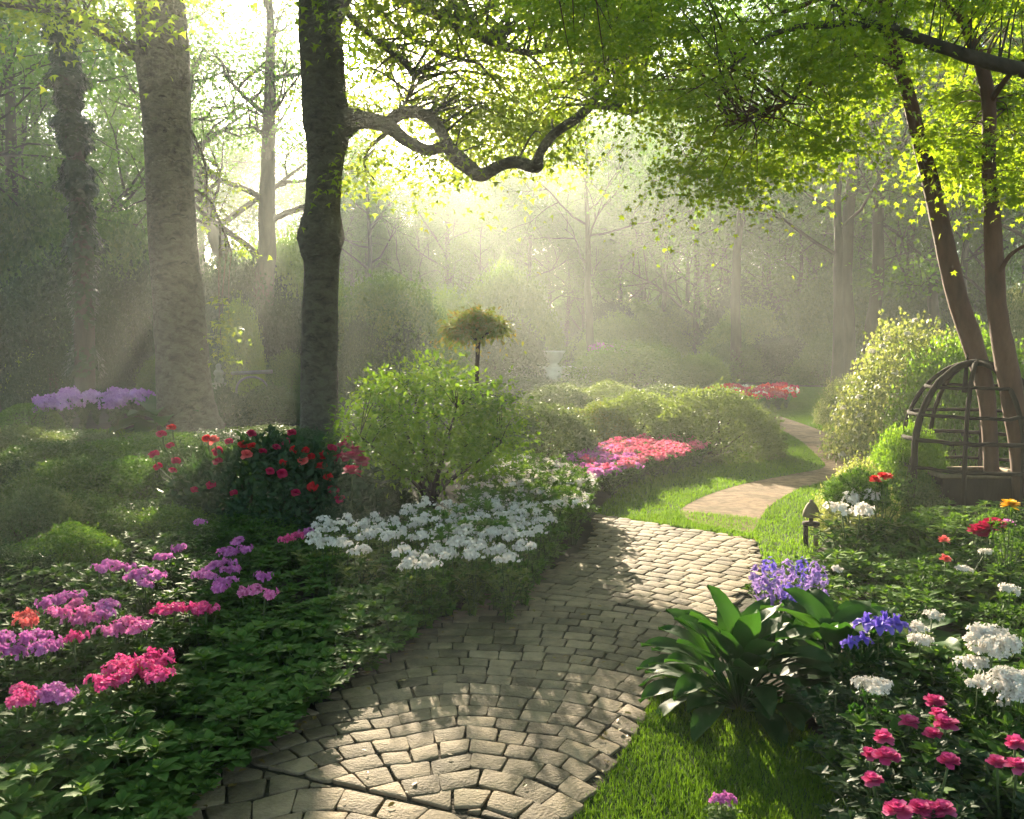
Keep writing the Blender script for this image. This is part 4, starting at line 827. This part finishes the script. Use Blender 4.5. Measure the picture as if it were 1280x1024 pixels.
# white mass
GW = 'white flowering plants beside the path'
whites = [(395, 675), (412, 662), (432, 652), (450, 660), (468, 650), (430, 680), (405, 655), (490, 655), (510, 640), (485, 672), (505, 690), (522, 700), (528, 672), (545, 688), (560, 695), (548, 665), (570, 650), (535, 650), (585, 665), (578, 640), (600, 648), (612, 668), (600, 685), (628, 650), (640, 670), (560, 635), (500, 668), (520, 655), (620, 636), (595, 630), (455, 672), (470, 665), (410, 680), (515, 708), (535, 706), (575, 680), (590, 695), (620, 690), (650, 655), (665, 640), (640, 640), (570, 665), (450, 690), (530, 630), (655, 685), (635, 700), (670, 665), (685, 650)]
for i, (px, py) in enumerate(whites):
    cluster([(px + dx, py + dy) for dx, dy in ((-7, 2), (6, 1), (0, -5))], HW, 'plant with dense white flower heads in the drift beside the path', .42, 'white_flower_plant', 'flower', .74, BED[i % 2], .75, F_pale if i % 3 == 0 else F_edge, GW)
pts = poisson([(590, 650), (600, 612), (650, 600), (700, 618), (730, 650), (732, 680), (690, 700), (640, 725), (600, 745), (560, 752), (540, 720), (600, 690)], .27, r, 110, ())
WSP = head_mesh(120, 60, .15, .021, P_white, 5, .5)
for i, p in enumerate(pts):
    t = plant('white_flower_plant', 'bushy plant dotted with small white flowers at the bend of the path', 'flower', (*p, 0), EDGES[i % 2], (1.1, 1.1, 2.0 * r.uniform(.8, 1.1)), 'small white flowers at the bend', F_edge)
    link('flowers', WSP, t, (0, 0, .19), r.uniform(0, 6), (1, 1, .5)).name = 'blossom'
# rose shrub with red flowers
def rose_bush():
    b = G(322, 692); w = 290 * mpp(b[1]) / 2; h = 126 * mpp(b[1]); b = b + [0, w * .6, 0]
    t = thing('rose_bush', 'large dark rose bush covered in red and crimson flowers before the pale grey trunk', 'rose bush', b)
    fm = shrub_proto(130, 9000, .075, MIDL, F_rose, .25, .45, .05, 26, 12)
    link('foliage', fm[0], t, sc=(w, w * .6, h)); link('stems', fm[1], t, sc=(w, w * .6, h))
    F = [(204, 547, 1), (216, 539, 0), (215, 561, 1), (195, 572, 1), (200, 587, 1), (260, 552, 0), (269, 554, 2), (274, 568, 1), (274, 581, 1), (245, 616, 1), (266, 610, 1), (316, 546, 1), (317, 562, 0), (339, 593, 1), (354, 596, 1), (366, 545, 1), (369, 566, 0), (383, 567, 0), (358, 556, 1), (405, 573, 0), (403, 587, 0), (392, 612, 0), (411, 600, 0),
         (426, 627, 1), (418, 616, 1), (416, 564, 1), (294, 620, 1), (371, 620, 1), (347, 563, 1), (222, 580, 1), (218, 592, 1), (305, 560, 0), (310, 572, 2), (380, 580, 2), (355, 582, 0), (390, 575, 0), (330, 568, 1), (288, 556, 1)]
    ms = [bloom_mesh(131 + k, .047, m) for k, m in enumerate((P_red, P_crim, P_coral))]
    for (px, py, k) in F:
        # on the bush's front/top surface
        best = None
        for Y in np.linspace(b[1] - w * .62, b[1], 30):
            p = WP(px, py, Y); q = (p - b) / [w, w * .6, h]
            if np.dot(q, q) < 1.08: best = p; break
        if best is None: best = WP(px, py, b[1] - .1)
        o = link('flower', ms[k], t, best - b + [0, -.04, .03], sc=random.uniform(.8, 1.2), rot=(random.uniform(.3, 1.0), random.uniform(-.4, .4), random.uniform(0, .6)))
    sb = MB()
    for (px, py, k) in F[:5] + F[5:9]:
        p = WP(px, py, b[1] - .2) - b; tube(sb, spline(np.array([[p[0] * .8, 0, h * .5], p * [1, .6, .85], p]), 8), [.007] * 8, 5)
    link('flower_stalk', sb.mesh('flower_stalk', M_stem), t)
rose_bush()
cluster([(430, 560), (438, 572), (446, 565), (434, 552), (452, 578), (425, 575), (440, 590)], [bloom_mesh(140, .09, P_crim)], 'crimson-magenta flowering plant at the foot of the big sunlit trunk', .75, 'rose_bush', 'rose bush', 1.0, BED[1], 1.6, F_rose)

# beds of massed flowers
def flower_bed(poly, d, n, colsA, label, name, group, H=.3, pn=26, m=F_edge, petal_s=.026, headr=.12, cat='flower', splitx=None, hflat=.5):
    heads = [head_mesh(150 + k, pn, headr, petal_s, c, 5, hflat) for k, c in enumerate(colsA)]; pts = poisson(poly, d, r, n)
    for i, p in enumerate(pts):
        t = plant(name, label, cat, (*p, 0), EDGES[i % 2], (.9, .9, H / .22 * r.uniform(.92, 1.08)), group, m)
        hsel = heads[i % len(heads)] if splitx is None else heads[0 if (p[0] < splitx + r.normal(0, .25)) else 1]
        o = link('blossom', hsel, t, (0, 0, .215), r.uniform(0, 6), (1.1, 1.1, .9 * .22 / H))
flower_bed([(700, 612), (730, 588), (790, 572), (850, 570), (880, 582), (850, 592), (800, 602), (750, 626), (718, 630)], .17, 260, (P_mag, P_begonia), 'small massed bedding plant with pink blooms in the crescent bed beside the lawn', 'pink_bedding_plant', 'pink bedding plants in the crescent bed', .30, 40, F_edge, .035, .13, splitx=G(765, 600)[0])
flower_bed([(885, 507), (930, 500), (985, 502), (985, 512), (940, 518), (895, 516)], .36, 90, (P_crim, P_red, P_white), 'small bedding plant with red or white blooms in the far round bed', 'red_bedding_plant', 'bedding plants in the far red bed', .42, 30, F_under, .075, .24)
flower_bed([(58, 544), (110, 546), (178, 540), (178, 528), (110, 524), (58, 530)], .5, 50, (P_lilac, P_lilac), 'lilac-purple flowering plant in the back bed before the dark dome shrub', 'lilac_azalea', 'lilac azaleas in the back left bed', .62, 34, F_dark, .085, .24)
# magenta bush top behind the feathery bush
t = thing('azalea_bush', 'small magenta flowering bush beside the white urn', 'bush', G(760, 483)); hm = head_mesh(160, 400, .55, .1, P_mag, 5, .6); link('blossom', hm, t, (0, 0, 1.25)); link('stems', SP_loose[0][1], t, sc=(.5, .5, 1.3))
link('foliage', SP_loose[0][0], t, sc=(.6, .6, 1.2))

# ---------------------------------------------------------------- centre shrub (small multi-stem tree)
def centre_shrub():
    b = G(541, 648); Y = b[1]; t = thing('camellia_shrub', 'small multi-stemmed tree with fresh yellow-green leaves among the white flowers', 'shrub', b); tb = MB(); rr_ = np.random.default_rng(170); tips = []; mains = []
    for k, (px, py, w) in enumerate([(500, 520, 7), (470, 500, 6), (520, 500, 8), (545, 480, 8), (570, 510, 7), (600, 530, 6), (450, 545, 5), (625, 555, 5), (530, 540, 7), (560, 550, 6), (490, 560, 6), (590, 575, 5)]):
        P = limb(tb, [(539 + (k % 3 - 1) * 2, 655), (538 + (px - 540) * .12, 615), (540 + (px - 540) * .55, (py + 615) / 2), (px, py)], [w * 1.1, w, w * .6, 2], Y, Y + rr_.uniform(-.5, .5), 16, 6, b); mains.append(P[6:])
    cs = []
    for k in range(160):
        a = rr_.uniform(0, 6.28); q = math.sqrt(rr_.uniform(0, 1)); px = 540 + 103 * q * math.cos(a); py = 526 + (66 * q * math.sin(a)) ; 
        if py < 465 and px > 600: continue
        cs.append(WP(px, py, Y + rr_.uniform(-.65, .65)) - b)
    for (px, py) in [(440, 508), (455, 485), (480, 468), (500, 465), (530, 455), (545, 450), (520, 462), (640, 500), (650, 520), (630, 480), (435, 530), (660, 545), (450, 560), (630, 570)]: cs.append(WP(px, py, Y + rr_.uniform(-.3, .3)) - b)
    cb = MB(); sprays(tb, cb, mains, cs, rr_, .058, MIDL, 62, .12, .7, .004, -.2)
    link('trunk', tb.mesh('trunk', M_woodD, True), t); link('crown', cb.mesh('crown', F_yellow), t)
centre_shrub()
def standard():
    b = G(596, 600); Y = b[1]; t = thing('standard_tree', 'mop-headed little tree on a thin bare stem above the yellow-green shrub', 'tree', b); tb = MB(); rr_ = np.random.default_rng(171)
    m = limb(tb, [(596, 610), (597, 540), (596, 480), (598, 425), (597, 405)], [6, 6, 5, 6, 4], Y, Y, 20, 7, b); mains = [m[-4:]]
    for k in range(10):
        px = 597 + (k - 4.5) * 8; mains.append(limb(tb, [(597, 430), (597 + (px - 597) * .5, 412), (px, 402 + abs(k - 4.5) * 2)], [3, 3, 1.5], Y, Y + rr_.uniform(-.35, .35), 8, 5, b))
    cs = []
    for k in range(56):
        a = rr_.uniform(0, 6.28); q = math.sqrt(rr_.uniform(0, 1)); px = 596 + 38 * q * math.cos(a); cs.append(WP(px, 403 - 20 * (1 - q) * rr_.uniform(.2, 1) + 9 * q * q, Y + 34 * mpp(Y) * q * math.sin(a)) - b)
    cb = MB(); sprays(tb, cb, mains, cs, rr_, .07, MIDL, 55, .11, .6, .004, .15)
    link('trunk', tb.mesh('trunk', M_woodD, True), t); link('crown', cb.mesh('crown', F_bronze), t)
standard()

# ---------------------------------------------------------------- big-leaved plants
def broad_leaf(mb, p0, az, L_, Wd, el0, curve, r, nu=9, nv=5, fold=.25):
    """arching ribbed leaf on a short stalk"""
    pts = []; q = np.array(p0, float); el = el0
    for i in range(nu):
        pts.append(q.copy()); el -= curve / nu; q = q + L_ / (nu - 1) * np.array([math.cos(az) * math.cos(el), math.sin(az) * math.cos(el), math.sin(el)])
    pts = np.array(pts); side = np.array([-math.sin(az), math.cos(az), 0]); tw = r.normal(0, .15); V = []
    tt = np.linspace(0, 1, nu); w = Wd / 2 * (np.sin(np.pi * np.clip(tt, 0, 1) ** .8) ** .75 * (1 - .25 * tt) + .04); w[-1] = .002
    dirs = nrm(np.gradient(pts, axis=0)); up = nrm(np.cross(dirs, side))
    up = np.where(up[:, 2:3] < 0, -up, up) if True else up
    for i in range(nu):
        for j in range(nv):
            s = -1 + 2 * j / (nv - 1); V.append(pts[i] + side * w[i] * s + up[i] * (w[i] * fold * (abs(s) ** 1.3) + .012 * math.sin(tt[i] * 9 + s * 2 + az) * tt[i] + tw * w[i] * s))
    V = np.array(V); F = [(i * nv + j, i * nv + j + 1, (i + 1) * nv + j + 1, (i + 1) * nv + j) for i in range(nu - 1) for j in range(nv - 1)]
    mb.add(V, F)
def rosette(seed, n, L_, Wd, stalk=.1, rmax=.22, up=1.25, fol=None):
    r = np.random.default_rng(seed); mb = MB()
    for k in range(n):
        f = k / n; az = k * 2.399 + r.uniform(-.3, .3); q = rmax * math.sqrt(f); el = up - 1.15 * f + r.normal(0, .12)
        l_ = L_ * r.uniform(.75, 1.1) * (1 - .1 * f); p = np.array([q * math.cos(az), q * math.sin(az), stalk * (1.6 - 1.2 * f)])
        broad_leaf(mb, p, az, l_, Wd * r.uniform(.8, 1.1), el, r.uniform(.7, 1.4), r)
        tube(mb, np.array([p * [.1, .1, 0], p * [.6, .6, .6], p + np.array([math.cos(az), math.sin(az), .3]) * .01]), [.008, .007, .005], 5)
    return mb.mesh('foliage', fol or F_hosta, True)
b = G(925, 885); t = thing('hosta_plant', 'largest glossy broad-leaved plant at the edge of the front lawn', 'plant', b); link('foliage', rosette(180, 70, .34, .15, .18, .26, 1.35), t)
b = G(1050, 880); t = thing('hosta_plant', 'second glossy broad-leaved plant right of the largest one, under the purple bells', 'plant', b + [0, .1, 0]); link('foliage', rosette(181, 46, .36, .19, .20, .26, 1.1), t)
b = G(1140, 850); t = thing('hosta_plant', 'smaller broad-leaved plant behind the pink roses on the right', 'plant', b); link('foliage', rosette(182, 26, .30, .16, .12, .18, 1.1), t)
b = G(200, 538); t = thing('hosta_plant', 'big-leaved plant beside the lilac flowers at the foot of the grey trunk', 'plant', b); link('foliage', rosette(183, 22, 1.1, .55, .2, .3, .9), t)
b = G(860, 752); 

# purple flower spikes
PUR = [(948, 722), (962, 712), (975, 728), (985, 715), (992, 735), (1003, 712), (1018, 718), (1012, 735), (1025, 722), (998, 750), (1012, 752), (1028, 755), (955, 738), (985, 746), (970, 742), (1022, 765)]
hp = [head_mesh(190 + k, 44, .042, .017, m, 5, 1.7, False) for k, m in enumerate((P_purple, P_violet, P_purple))]
for i in range(0, 16, 4):
    cluster(PUR[i:i + 4], hp, ['purple hyacinth-like clump nearest the cobbles', 'purple flower clump just right of the clump nearest the cobbles', 'purple flower clump at the back above the large broad-leaved plant', 'lowest purple flower clump behind the large broad-leaved plant'][i // 4], .36, 'purple_flower_plant', 'flower', 1.0, BED[i % 2], .8, F_edge, 'purple flower clumps')
def bell_mesh():
    mb = MB(); n = 6; rs_ = np.random.default_rng(5)
    for k in range(n):
        broad_leaf(mb, (0, 0, 0), k * 1.047, .09, .055, .9, 2.4, rs_, 7, 4, .5)
    for k in range(3): broad_leaf(mb, (0, 0, 0), k * 2.09 + .5, .07, .04, 1.45, .3, rs_, 6, 4, .5)
    return mb.mesh('flower_head', P_violet, True)
bell = bell_mesh()
cluster([(1083, 780), (1106, 778), (1120, 782), (1098, 785)], [bell], 'violet iris with drooping petals, above the second broad-leaved plant', .5, 'iris_plant', 'flower', .8, BED[0], .6, F_hosta)
cluster([(1062, 805), (1078, 800)], [bell], 'small violet iris in front of the larger one', .42, 'iris_plant', 'flower', .6, BED[1], .5, F_hosta)

# ---------------------------------------------------------------- right bed fill
RB = [(1000, 900), (1060, 980), (1100, 1120), (1450, 1120), (1400, 680), (1180, 655), (1075, 690), (1000, 738), (1000, 790), (1120, 800)]
pts = poisson(RB, .29, r, 260, (flawn, pav, lawn)); HS = [G(925, 885)[:2], G(1050, 880)[:2] + [0, .1], G(1140, 850)[:2]]; pts = np.array([p for p in pts if min(np.linalg.norm(p - h) for h in HS) > .36])
for i, p in enumerate(pts):
    far = p[1] > 5.2
    plant('bed_plant', 'leafy green plant filling the right bed beyond the broad-leaved plants' if far else 'dark leafy plant filling the front of the right bed', 'plant', (*p, 0), (BED + EDGE + EDGES)[i % 7] if far else (EDGES + BED)[i % 4], r.uniform(.9, 1.25), 'leafy plants filling the right bed' if far else 'leafy plants filling the front of the right bed', [F_edge, F_fore, F_edge][i % 3])
BL = rosette(200, 14, .28, .045, .05, .08, 1.35, F_edge); BLs = BL
pts = poisson([(1060, 760), (1300, 790), (1320, 690), (1180, 670), (1060, 690)], .3, r, 40)
for p in pts: t = thing('strap_leaf_plant', 'strap-leaved green clump in the right bed below the wooden cage', 'plant', (*p, 0), r.uniform(0, 6), 'strap-leaved clumps in the right bed', r.uniform(.9, 1.2)); link('foliage', BL, t)
# white hydrangeas
HB = [head_mesh(205, 130, .085, .02, P_white, 4, .8), head_mesh(206, 90, .065, .02, P_white, 4, .8)]
cluster([(1238, 795), (1225, 800), (1252, 806), (1240, 815)], HB, 'tall cream-white hydrangea, largest near the right edge', .55, 'hydrangea', 'flower', .8, BED[0], .8, F_fore, 'white hydrangeas')
cluster([(1265, 848), (1278, 855), (1255, 862)], HB, 'white hydrangea cut by the right edge, below the tallest', .5, 'hydrangea', 'flower', .75, BED[1], .8, F_fore, 'white hydrangeas')
cluster([(1215, 828), (1222, 856)], HB, 'small white hydrangea left of the one cut by the right edge', .45, 'hydrangea', 'flower', .6, BED[1], .7, F_fore, 'white hydrangeas')
cluster([(1192, 842), (1256, 880)], HB, 'two little white heads low among the hydrangeas', .4, 'hydrangea', 'flower', .45, BED[1], .7, F_fore, 'white hydrangeas')
cluster([(1083, 855), (1098, 862)], HB, 'lone cream flower head among the broad leaves', .42, 'hydrangea', 'flower', .6, BED[0], .4, F_hosta, 'white hydrangeas')
cluster([(1150, 800), (1165, 770), (1145, 785)], HB, 'faded greenish white hydrangea behind the broad-leaved plants', .48, 'hydrangea', 'flower', .5, BED[0], .8, F_bluegreen, 'white hydrangeas')
cluster([(1262, 738)], HB, 'small white flower at the right edge below the cage', .42, 'hydrangea', 'flower', .6, BED[0], .6, F_fore, 'white hydrangeas')
cluster([(1205, 712), (1045, 712), (1232, 690)], HB, 'scattered small white flowers in the middle of the right bed', .4, 'hydrangea', 'flower', .45, BED[0], .6, F_fore, 'white hydrangeas')
# pink roses lower right
BR = [bloom_mesh(210, .043, P_hot), bloom_mesh(211, .038, P_hot)]
PR = [([(1168, 878), (1173, 893), (1182, 906)], 'pink rose bush with three stacked blooms'), ([(1137, 904), (1166, 919)], 'pink rose bush with one large ragged bloom'), ([(1104, 924), (1088, 944), (1108, 947)], 'pink rose bush nearest the front lawn'),
      ([(1186, 953), (1091, 976)], 'low pink rose bush below the stacked blooms'), ([(1269, 931), (1246, 954), (1271, 959)], 'pink rose bush at the right edge'), ([(1164, 1015), (1150, 1012), (1122, 1015), (1178, 1012)], 'pink rose bush at the bottom edge')]
RP = [leafy_plant(215 + k, .34, .22, 14, 18, .05, F_rose) for k in range(2)]
for i, (h, lab) in enumerate(PR): cluster(h, BR, lab, .40, 'rose_bush', 'rose bush', 1.0, RP[i % 2], 1.1, F_rose, 'pink roses in the right front bed')
pts = poisson([(1020, 960), (1080, 1120), (1400, 1120), (1380, 930), (1150, 900), (1060, 930)], .24, r, 70, (flawn,))
for i, p in enumerate(pts): plant('rose_plant', 'blue-green leafy rose without open blooms in the front corner', 'plant', (*p, 0), RP[i % 2], r.uniform(.85, 1.1), 'leafy roses in the right front corner', F_bluegreen if i % 4 == 0 else F_rose)
cluster([(1235, 662), (1226, 666), (1243, 658)], [bloom_mesh(220, .085, P_crim)], 'crimson rose below the wooden cage', .5, 'rose_bush', 'rose bush', 1.0, RP[0], 1, F_rose)
cluster([(1262, 632)], [bloom_mesh(221, .06, P_yellow)], 'yellow flower beside the right edge under the cage', .75, 'rose_bush', 'rose bush', 1.0, RP[1], .6, F_edge)
cluster([(1094, 600), (1104, 596), (1110, 597)], [bloom_mesh(222, .055, P_red)], 'small scarlet flowers left of the wooden cage', .7, 'rose_bush', 'rose bush', 1.0, RP[1], .9, F_edge)
cluster([(1180, 676), (1182, 700)], [bloom_mesh(223, .06, P_coral)], 'pale coral flowers low in front of the cage', .4, 'rose_bush', 'rose bush', .8, RP[1], .7, F_edge)
cluster([(1259, 655)], [bloom_mesh(224, .06, P_mag)], 'small mauve flower right of the crimson rose', .52, 'rose_bush', 'rose bush', .9, RP[0], .5, F_edge)
cluster([(902, 996), (909, 1000), (896, 1003)], HM, 'small purple flower growing from the front lawn', .1, 'clover_plant', 'flower', .42, EDGES[0], .35, F_edge)
cluster([(1060, 625), (1070, 615), (1085, 622), (1052, 640), (1075, 640)], HW, 'bush with starry white flowers right of the wooden lantern', .5, 'white_flower_plant', 'flower', 1.5, RP[0], 1.6, F_varieg)

# ---------------------------------------------------------------- wooden cage over a trough
def cage():
    Y = 9.4; pL = G(1150, 668); b = G(1215, 668); b = np.array([WP(1213, 660, Y)[0], Y, 0.0]); t = thing('garden_cage', 'dark weathered wooden dome cage over an old trough, around the reddish trunks', 'garden structure', b)
    Rr = 83 * mpp(Y); H = 190 * mpp(Y); zb = 0.0
    def rib(az, w=.035, top=True, foot=True):
        pts = []
        for s in np.linspace(0, 1, 22):
            if s < .45: rr_ = Rr; z = s / .45 * H * .42
            else: a = (s - .45) / .55 * math.pi / 2; rr_ = Rr * math.cos(a); z = H * .42 + H * .58 * math.sin(a)
            pts.append([rr_ * math.cos(az), rr_ * math.sin(az), z])
        return np.array(pts)
    k = 0
    for az in np.linspace(0, 2 * math.pi, 9)[:-1] + .2 + math.pi * .0:
        mb = MB(); P = rib(az + .0) ; tube(mb, P, .025 if k % 4 else .038, 6, 0, .08); link('rib', mb.mesh('rib', M_woodD, True), t); k += 1
    for (z, th) in ((.32, .02), (.50, .024), (.66, .02), (.84, .018)):
        zz = H * z; rr_ = Rr if z < .42 else Rr * math.cos(math.asin(min(1, (z - .42) / .58))); a = np.linspace(0, 2 * math.pi, 41)[:-1]
        mb = MB(); P = np.column_stack([np.cos(a) * rr_, np.sin(a) * rr_, np.full(40, zz)]) + rng.normal(0, .004, (40, 3)); P = np.vstack([P, P[:1]]); tube(mb, P, th, 6, 0, .05); link('hoop', mb.mesh('hoop', M_woodD, True), t)
    # thick front-left post and a finial spike
    mb = MB(); tube(mb, spline(np.array([[-Rr * .98, -.1, -.05], [-Rr * .98, -.1, .4], [-Rr * .97, -.1, .62]]), 8), [.06, .06, .05, .05, .05, .045, .04, .03], 8, 0, .05); link('post', mb.mesh('post', M_woodD, True), t)
    mb = MB(); tube(mb, np.array([[-.12, 0, H * .8], [-.11, 0, H * .95], [-.10, 0, H * 1.06]]), [.03, .022, .006], 7, 0, .05); link('finial', mb.mesh('finial', M_woodD, True), t)
    # trough: tapered box with open top and rim
    mb = MB(); w, d, h0, h1 = .46, .3, .06, .42
    def box(x0, x1, y0, y1, z0, z1, tp=1.0):
        V = np.array([[x, y, z] for z in (z0, z1) for (x, y) in ((x0, y0), (x1, y0), (x1, y1), (x0, y1))], float); V[:4, :2] *= tp; mb.add(V, [(0, 1, 5, 4), (1, 2, 6, 5), (2, 3, 7, 6), (3, 0, 4, 7), (4, 5, 6, 7), (3, 2, 1, 0)])
    box(-w, w, -d, -d + .04, h0, h1, .93); box(-w, w, d - .04, d, h0, h1, .93); box(-w, -w + .04, -d + .042, d - .042, h0, h1, .93); box(w - .04, w, -d + .042, d - .042, h0, h1, .93); box(-w * .9, w * .9, -d * .85, d * .85, h0 + .01, h0 + .26)
    tr_ = link('trough', mb.mesh('trough', M_woodD), t)
    mb = MB(); box(-w - .04, w + .04, -d - .04, -d + .05, h1 + .003, h1 + .035); box(-w - .04, w + .04, d - .05, d + .04, h1 + .003, h1 + .035); box(-w - .04, -w + .05, -d + .052, d - .052, h1 + .003, h1 + .035); box(w - .05, w + .04, -d + .052, d - .052, h1 + .003, h1 + .035)
    link('rim', mb.mesh('rim', M_woodL), tr_)
cage()
# small wooden lantern by the lawn
def lathe(mb, prof, seg=16, c=(0, 0, 0)):
    P = np.array(prof, float); a = np.arange(seg) * 2 * math.pi / seg; V = np.stack([np.outer(P[:, 0], np.cos(a)), np.outer(P[:, 0], np.sin(a)), np.repeat(P[:, 1:2], seg, 1)], -1).reshape(-1, 3) + np.array(c)
    i = np.arange(len(P) - 1)[:, None] * seg; j = np.arange(seg)[None]; j2 = (j + 1) % seg; mb.add(V, np.stack([i + j, i + j2, i + seg + j2, i + seg + j], -1).reshape(-1, 4))
b = G(1013, 684); t = thing('garden_lantern', 'small weathered wooden lantern post with a pointed cap at the lawn edge', 'garden lantern', b)
mb = MB(); tube(mb, [[-.045, 0, -.02], [-.045, 0, .2]], .022, 7, 0, .06); link('post', mb.mesh('post', M_woodD, True), t); mb = MB(); tube(mb, [[.045, 0, -.02], [.045, 0, .2]], .022, 7, 0, .06); link('post', mb.mesh('post', M_woodL, True), t)
mb = MB(); lathe(mb, [(0, .2), (.075, .2), (.075, .225), (.02, .23), (.02, .27), (0, .27)]); link('shelf', mb.mesh('shelf', M_woodD), t)
mb = MB(); lathe(mb, [(0, .27), (.075, .275), (.07, .32), (.05, .37), (.028, .40), (.015, .405), (.02, .42), (0, .43)]); link('cap', mb.mesh('cap', M_woodL, True), t)
# old stump-stems right of the lantern
b = G(1078, 690); t = thing('rose_standard', 'old double-stemmed rose standard between the lantern and the cage', 'shrub', b); mb = MB()
limb(mb, [(1078, 700), (1082, 660), (1076, 625)], [9, 8, 8], b[1], b[1], 12, 7, b); limb(mb, [(1068, 690), (1070, 655), (1068, 628)], [5, 5, 5], b[1], b[1], 12, 6, b); link('stems', mb.mesh('stems', M_woodL, True), t)
link('foliage', SP_loose[0][0], t, WP(1074, 628, b[1]) - b, sc=(.28, .28, .25))
# white stone wall and urn in the mist
b = G(688, 486); Y = b[1]; u = mpp(Y)
t = thing('garden_wall', 'low pale stone wall in the mist behind the hedges, left of the urn', 'wall', b + [-32 * u, 0, 0]); mb = MB()
def bx(mb, c, s): 
    x, y, z = s; V = np.array([[sx * x / 2, sy * y / 2, sz * z / 2] for sz in (-1, 1) for sx, sy in ((-1, -1), (1, -1), (1, 1), (-1, 1))]) + np.array(c); mb.add(V, [(0, 1, 5, 4), (1, 2, 6, 5), (2, 3, 7, 6), (3, 0, 4, 7), (4, 5, 6, 7), (3, 2, 1, 0)])
bx(mb, (0, 0, .3), (50 * u, .4, .7)); link('wall_body', mb.mesh('wall_body', M_white), t); mb = MB(); bx(mb, (0, 0, .72), (52 * u, .5, .12)); link('coping', mb.mesh('coping', M_white), t)
t = thing('garden_wall', 'short pale stone wall right of the urn, half hidden by the feathery bush', 'wall', b + [38 * u, 0, 0]); mb = MB(); bx(mb, (0, 0, .3), (46 * u, .4, .7)); link('wall_body', mb.mesh('wall_body', M_white), t); mb = MB(); bx(mb, (0, 0, .72), (48 * u, .5, .12)); link('coping', mb.mesh('coping', M_white), t)
t = thing('stone_urn', 'pale stone urn with a wide rim on a pedestal between the low walls', 'urn', b + [4 * u, 0, 0]); mb = MB(); bx(mb, (0, 0, .35), (20 * u, .6, .8)); link('pedestal', mb.mesh('pedestal', M_white), t)
mb = MB(); lathe(mb, [(0, .75), (.2, .75), (.2, .8), (.12, .86), (.2, .92), (.30, 1.08), (.33, 1.2), (.40, 1.27), (.40, 1.31), (.3, 1.30), (.26, 1.1), (0, 1.0)], 24); link('bowl', mb.mesh('bowl', M_white, True), t)
# statue group in the back left
b = G(283, 512); u = mpp(b[1]); t = thing('stone_statue', 'small greenish stone statue figure in front of the dark bushes', 'statue', b); mb = MB()
lathe(mb, [(0, -.02), (.24, -.02), (.24, .12), (.14, .16), (.12, .5), (.14, .62), (.19, .66), (.19, .7), (0, .7)], 14, (-.18, 0, 0)); link('pedestal', mb.mesh('pedestal', M_moss, True), t)
mb = MB(); lathe(mb, [(0, .7), (.11, .7), (.13, .8), (.09, .88), (.14, .95), (.12, 1.02), (.05, 1.06), (.075, 1.12), (.07, 1.18), (0, 1.22)], 12, (-.18, 0, 0)); link('bust', mb.mesh('bust', M_moss, True), t)
t = thing('garden_arch', 'low arched frame beside the statue', 'garden arch', b + [.6, .3, 0]); mb = MB(); a = np.linspace(0, math.pi, 20); tube(mb, np.column_stack([np.cos(a) * .42, a * 0, .5 + np.sin(a) * .35]), .03, 6); tube(mb, [[-.42, 0, -.02], [-.42, 0, .5]], .03, 6); tube(mb, [[.42, 0, -.02], [.42, 0, .5]], .03, 6); tube(mb, [[-.55, 0, .95], [.55, 0, 1.0]], .05, 6, 0, .2); link('frame', mb.mesh('frame', M_moss, True), t)

# ---------------------------------------------------------------- far wood that reads as one mass
def far_wood():
    r = np.random.default_rng(300); mb = MB(); n = 130000; 
    az = r.uniform(-.75, .75, n); d = r.uniform(84, 104, n); x = d * np.tan(az); y = d
    hl = np.interp(az, [-.75, -.45, -.2, -.12, -.03, .05, .75], [16, 12, 9, 14, 24, 32, 36]) * (1 + .25 * np.sin(az * 23) + .15 * np.sin(az * 61)); z = ter(x, y) + np.where(np.arange(n) % 3 == 0, r.uniform(0, 8, n), hl * r.beta(1.2, 1.3, n))
    clump = np.sin(x * .9 + z * .3) * np.sin(z * 1.1 + x * .2) + r.normal(0, .5, n); ok = (clump > -.8) | (np.arange(n) % 3 == 0)
    P = np.column_stack([x, y, z])[ok]; m = len(P); scatter(mb, LOW, P, nrm(r.normal(size=(m, 3))), nrm(r.normal(size=(m, 3)) + [0, 0, .6]), r.uniform(.35, .9, m), 1.2)
    tag(link('far_woods', mb.mesh('far_woods', F_wood)), 'hazy mass of distant forest closing the view behind the garden', 'woods', kind='stuff')
far_wood()
# ---------------------------------------------------------------- haze
if HAZE_D > 0:
    m, n, l, out = mat('haze'); v = n.new('ShaderNodeVolumePrincipled'); v.inputs['Color'].default_value = (.92, .96, .89, 1); v.inputs['Density'].default_value = HAZE_D; v.inputs['Anisotropy'].default_value = HAZE_G
    l.new(v.outputs[0], out.inputs['Volume'])
    mb = MB(); bx(mb, (0, 52, 11.5), (260, 136, 25.5)); o = link('haze', mb.mesh('haze', m)); tag(o, 'pale morning mist hanging through the garden and wood', 'haze', kind='stuff')
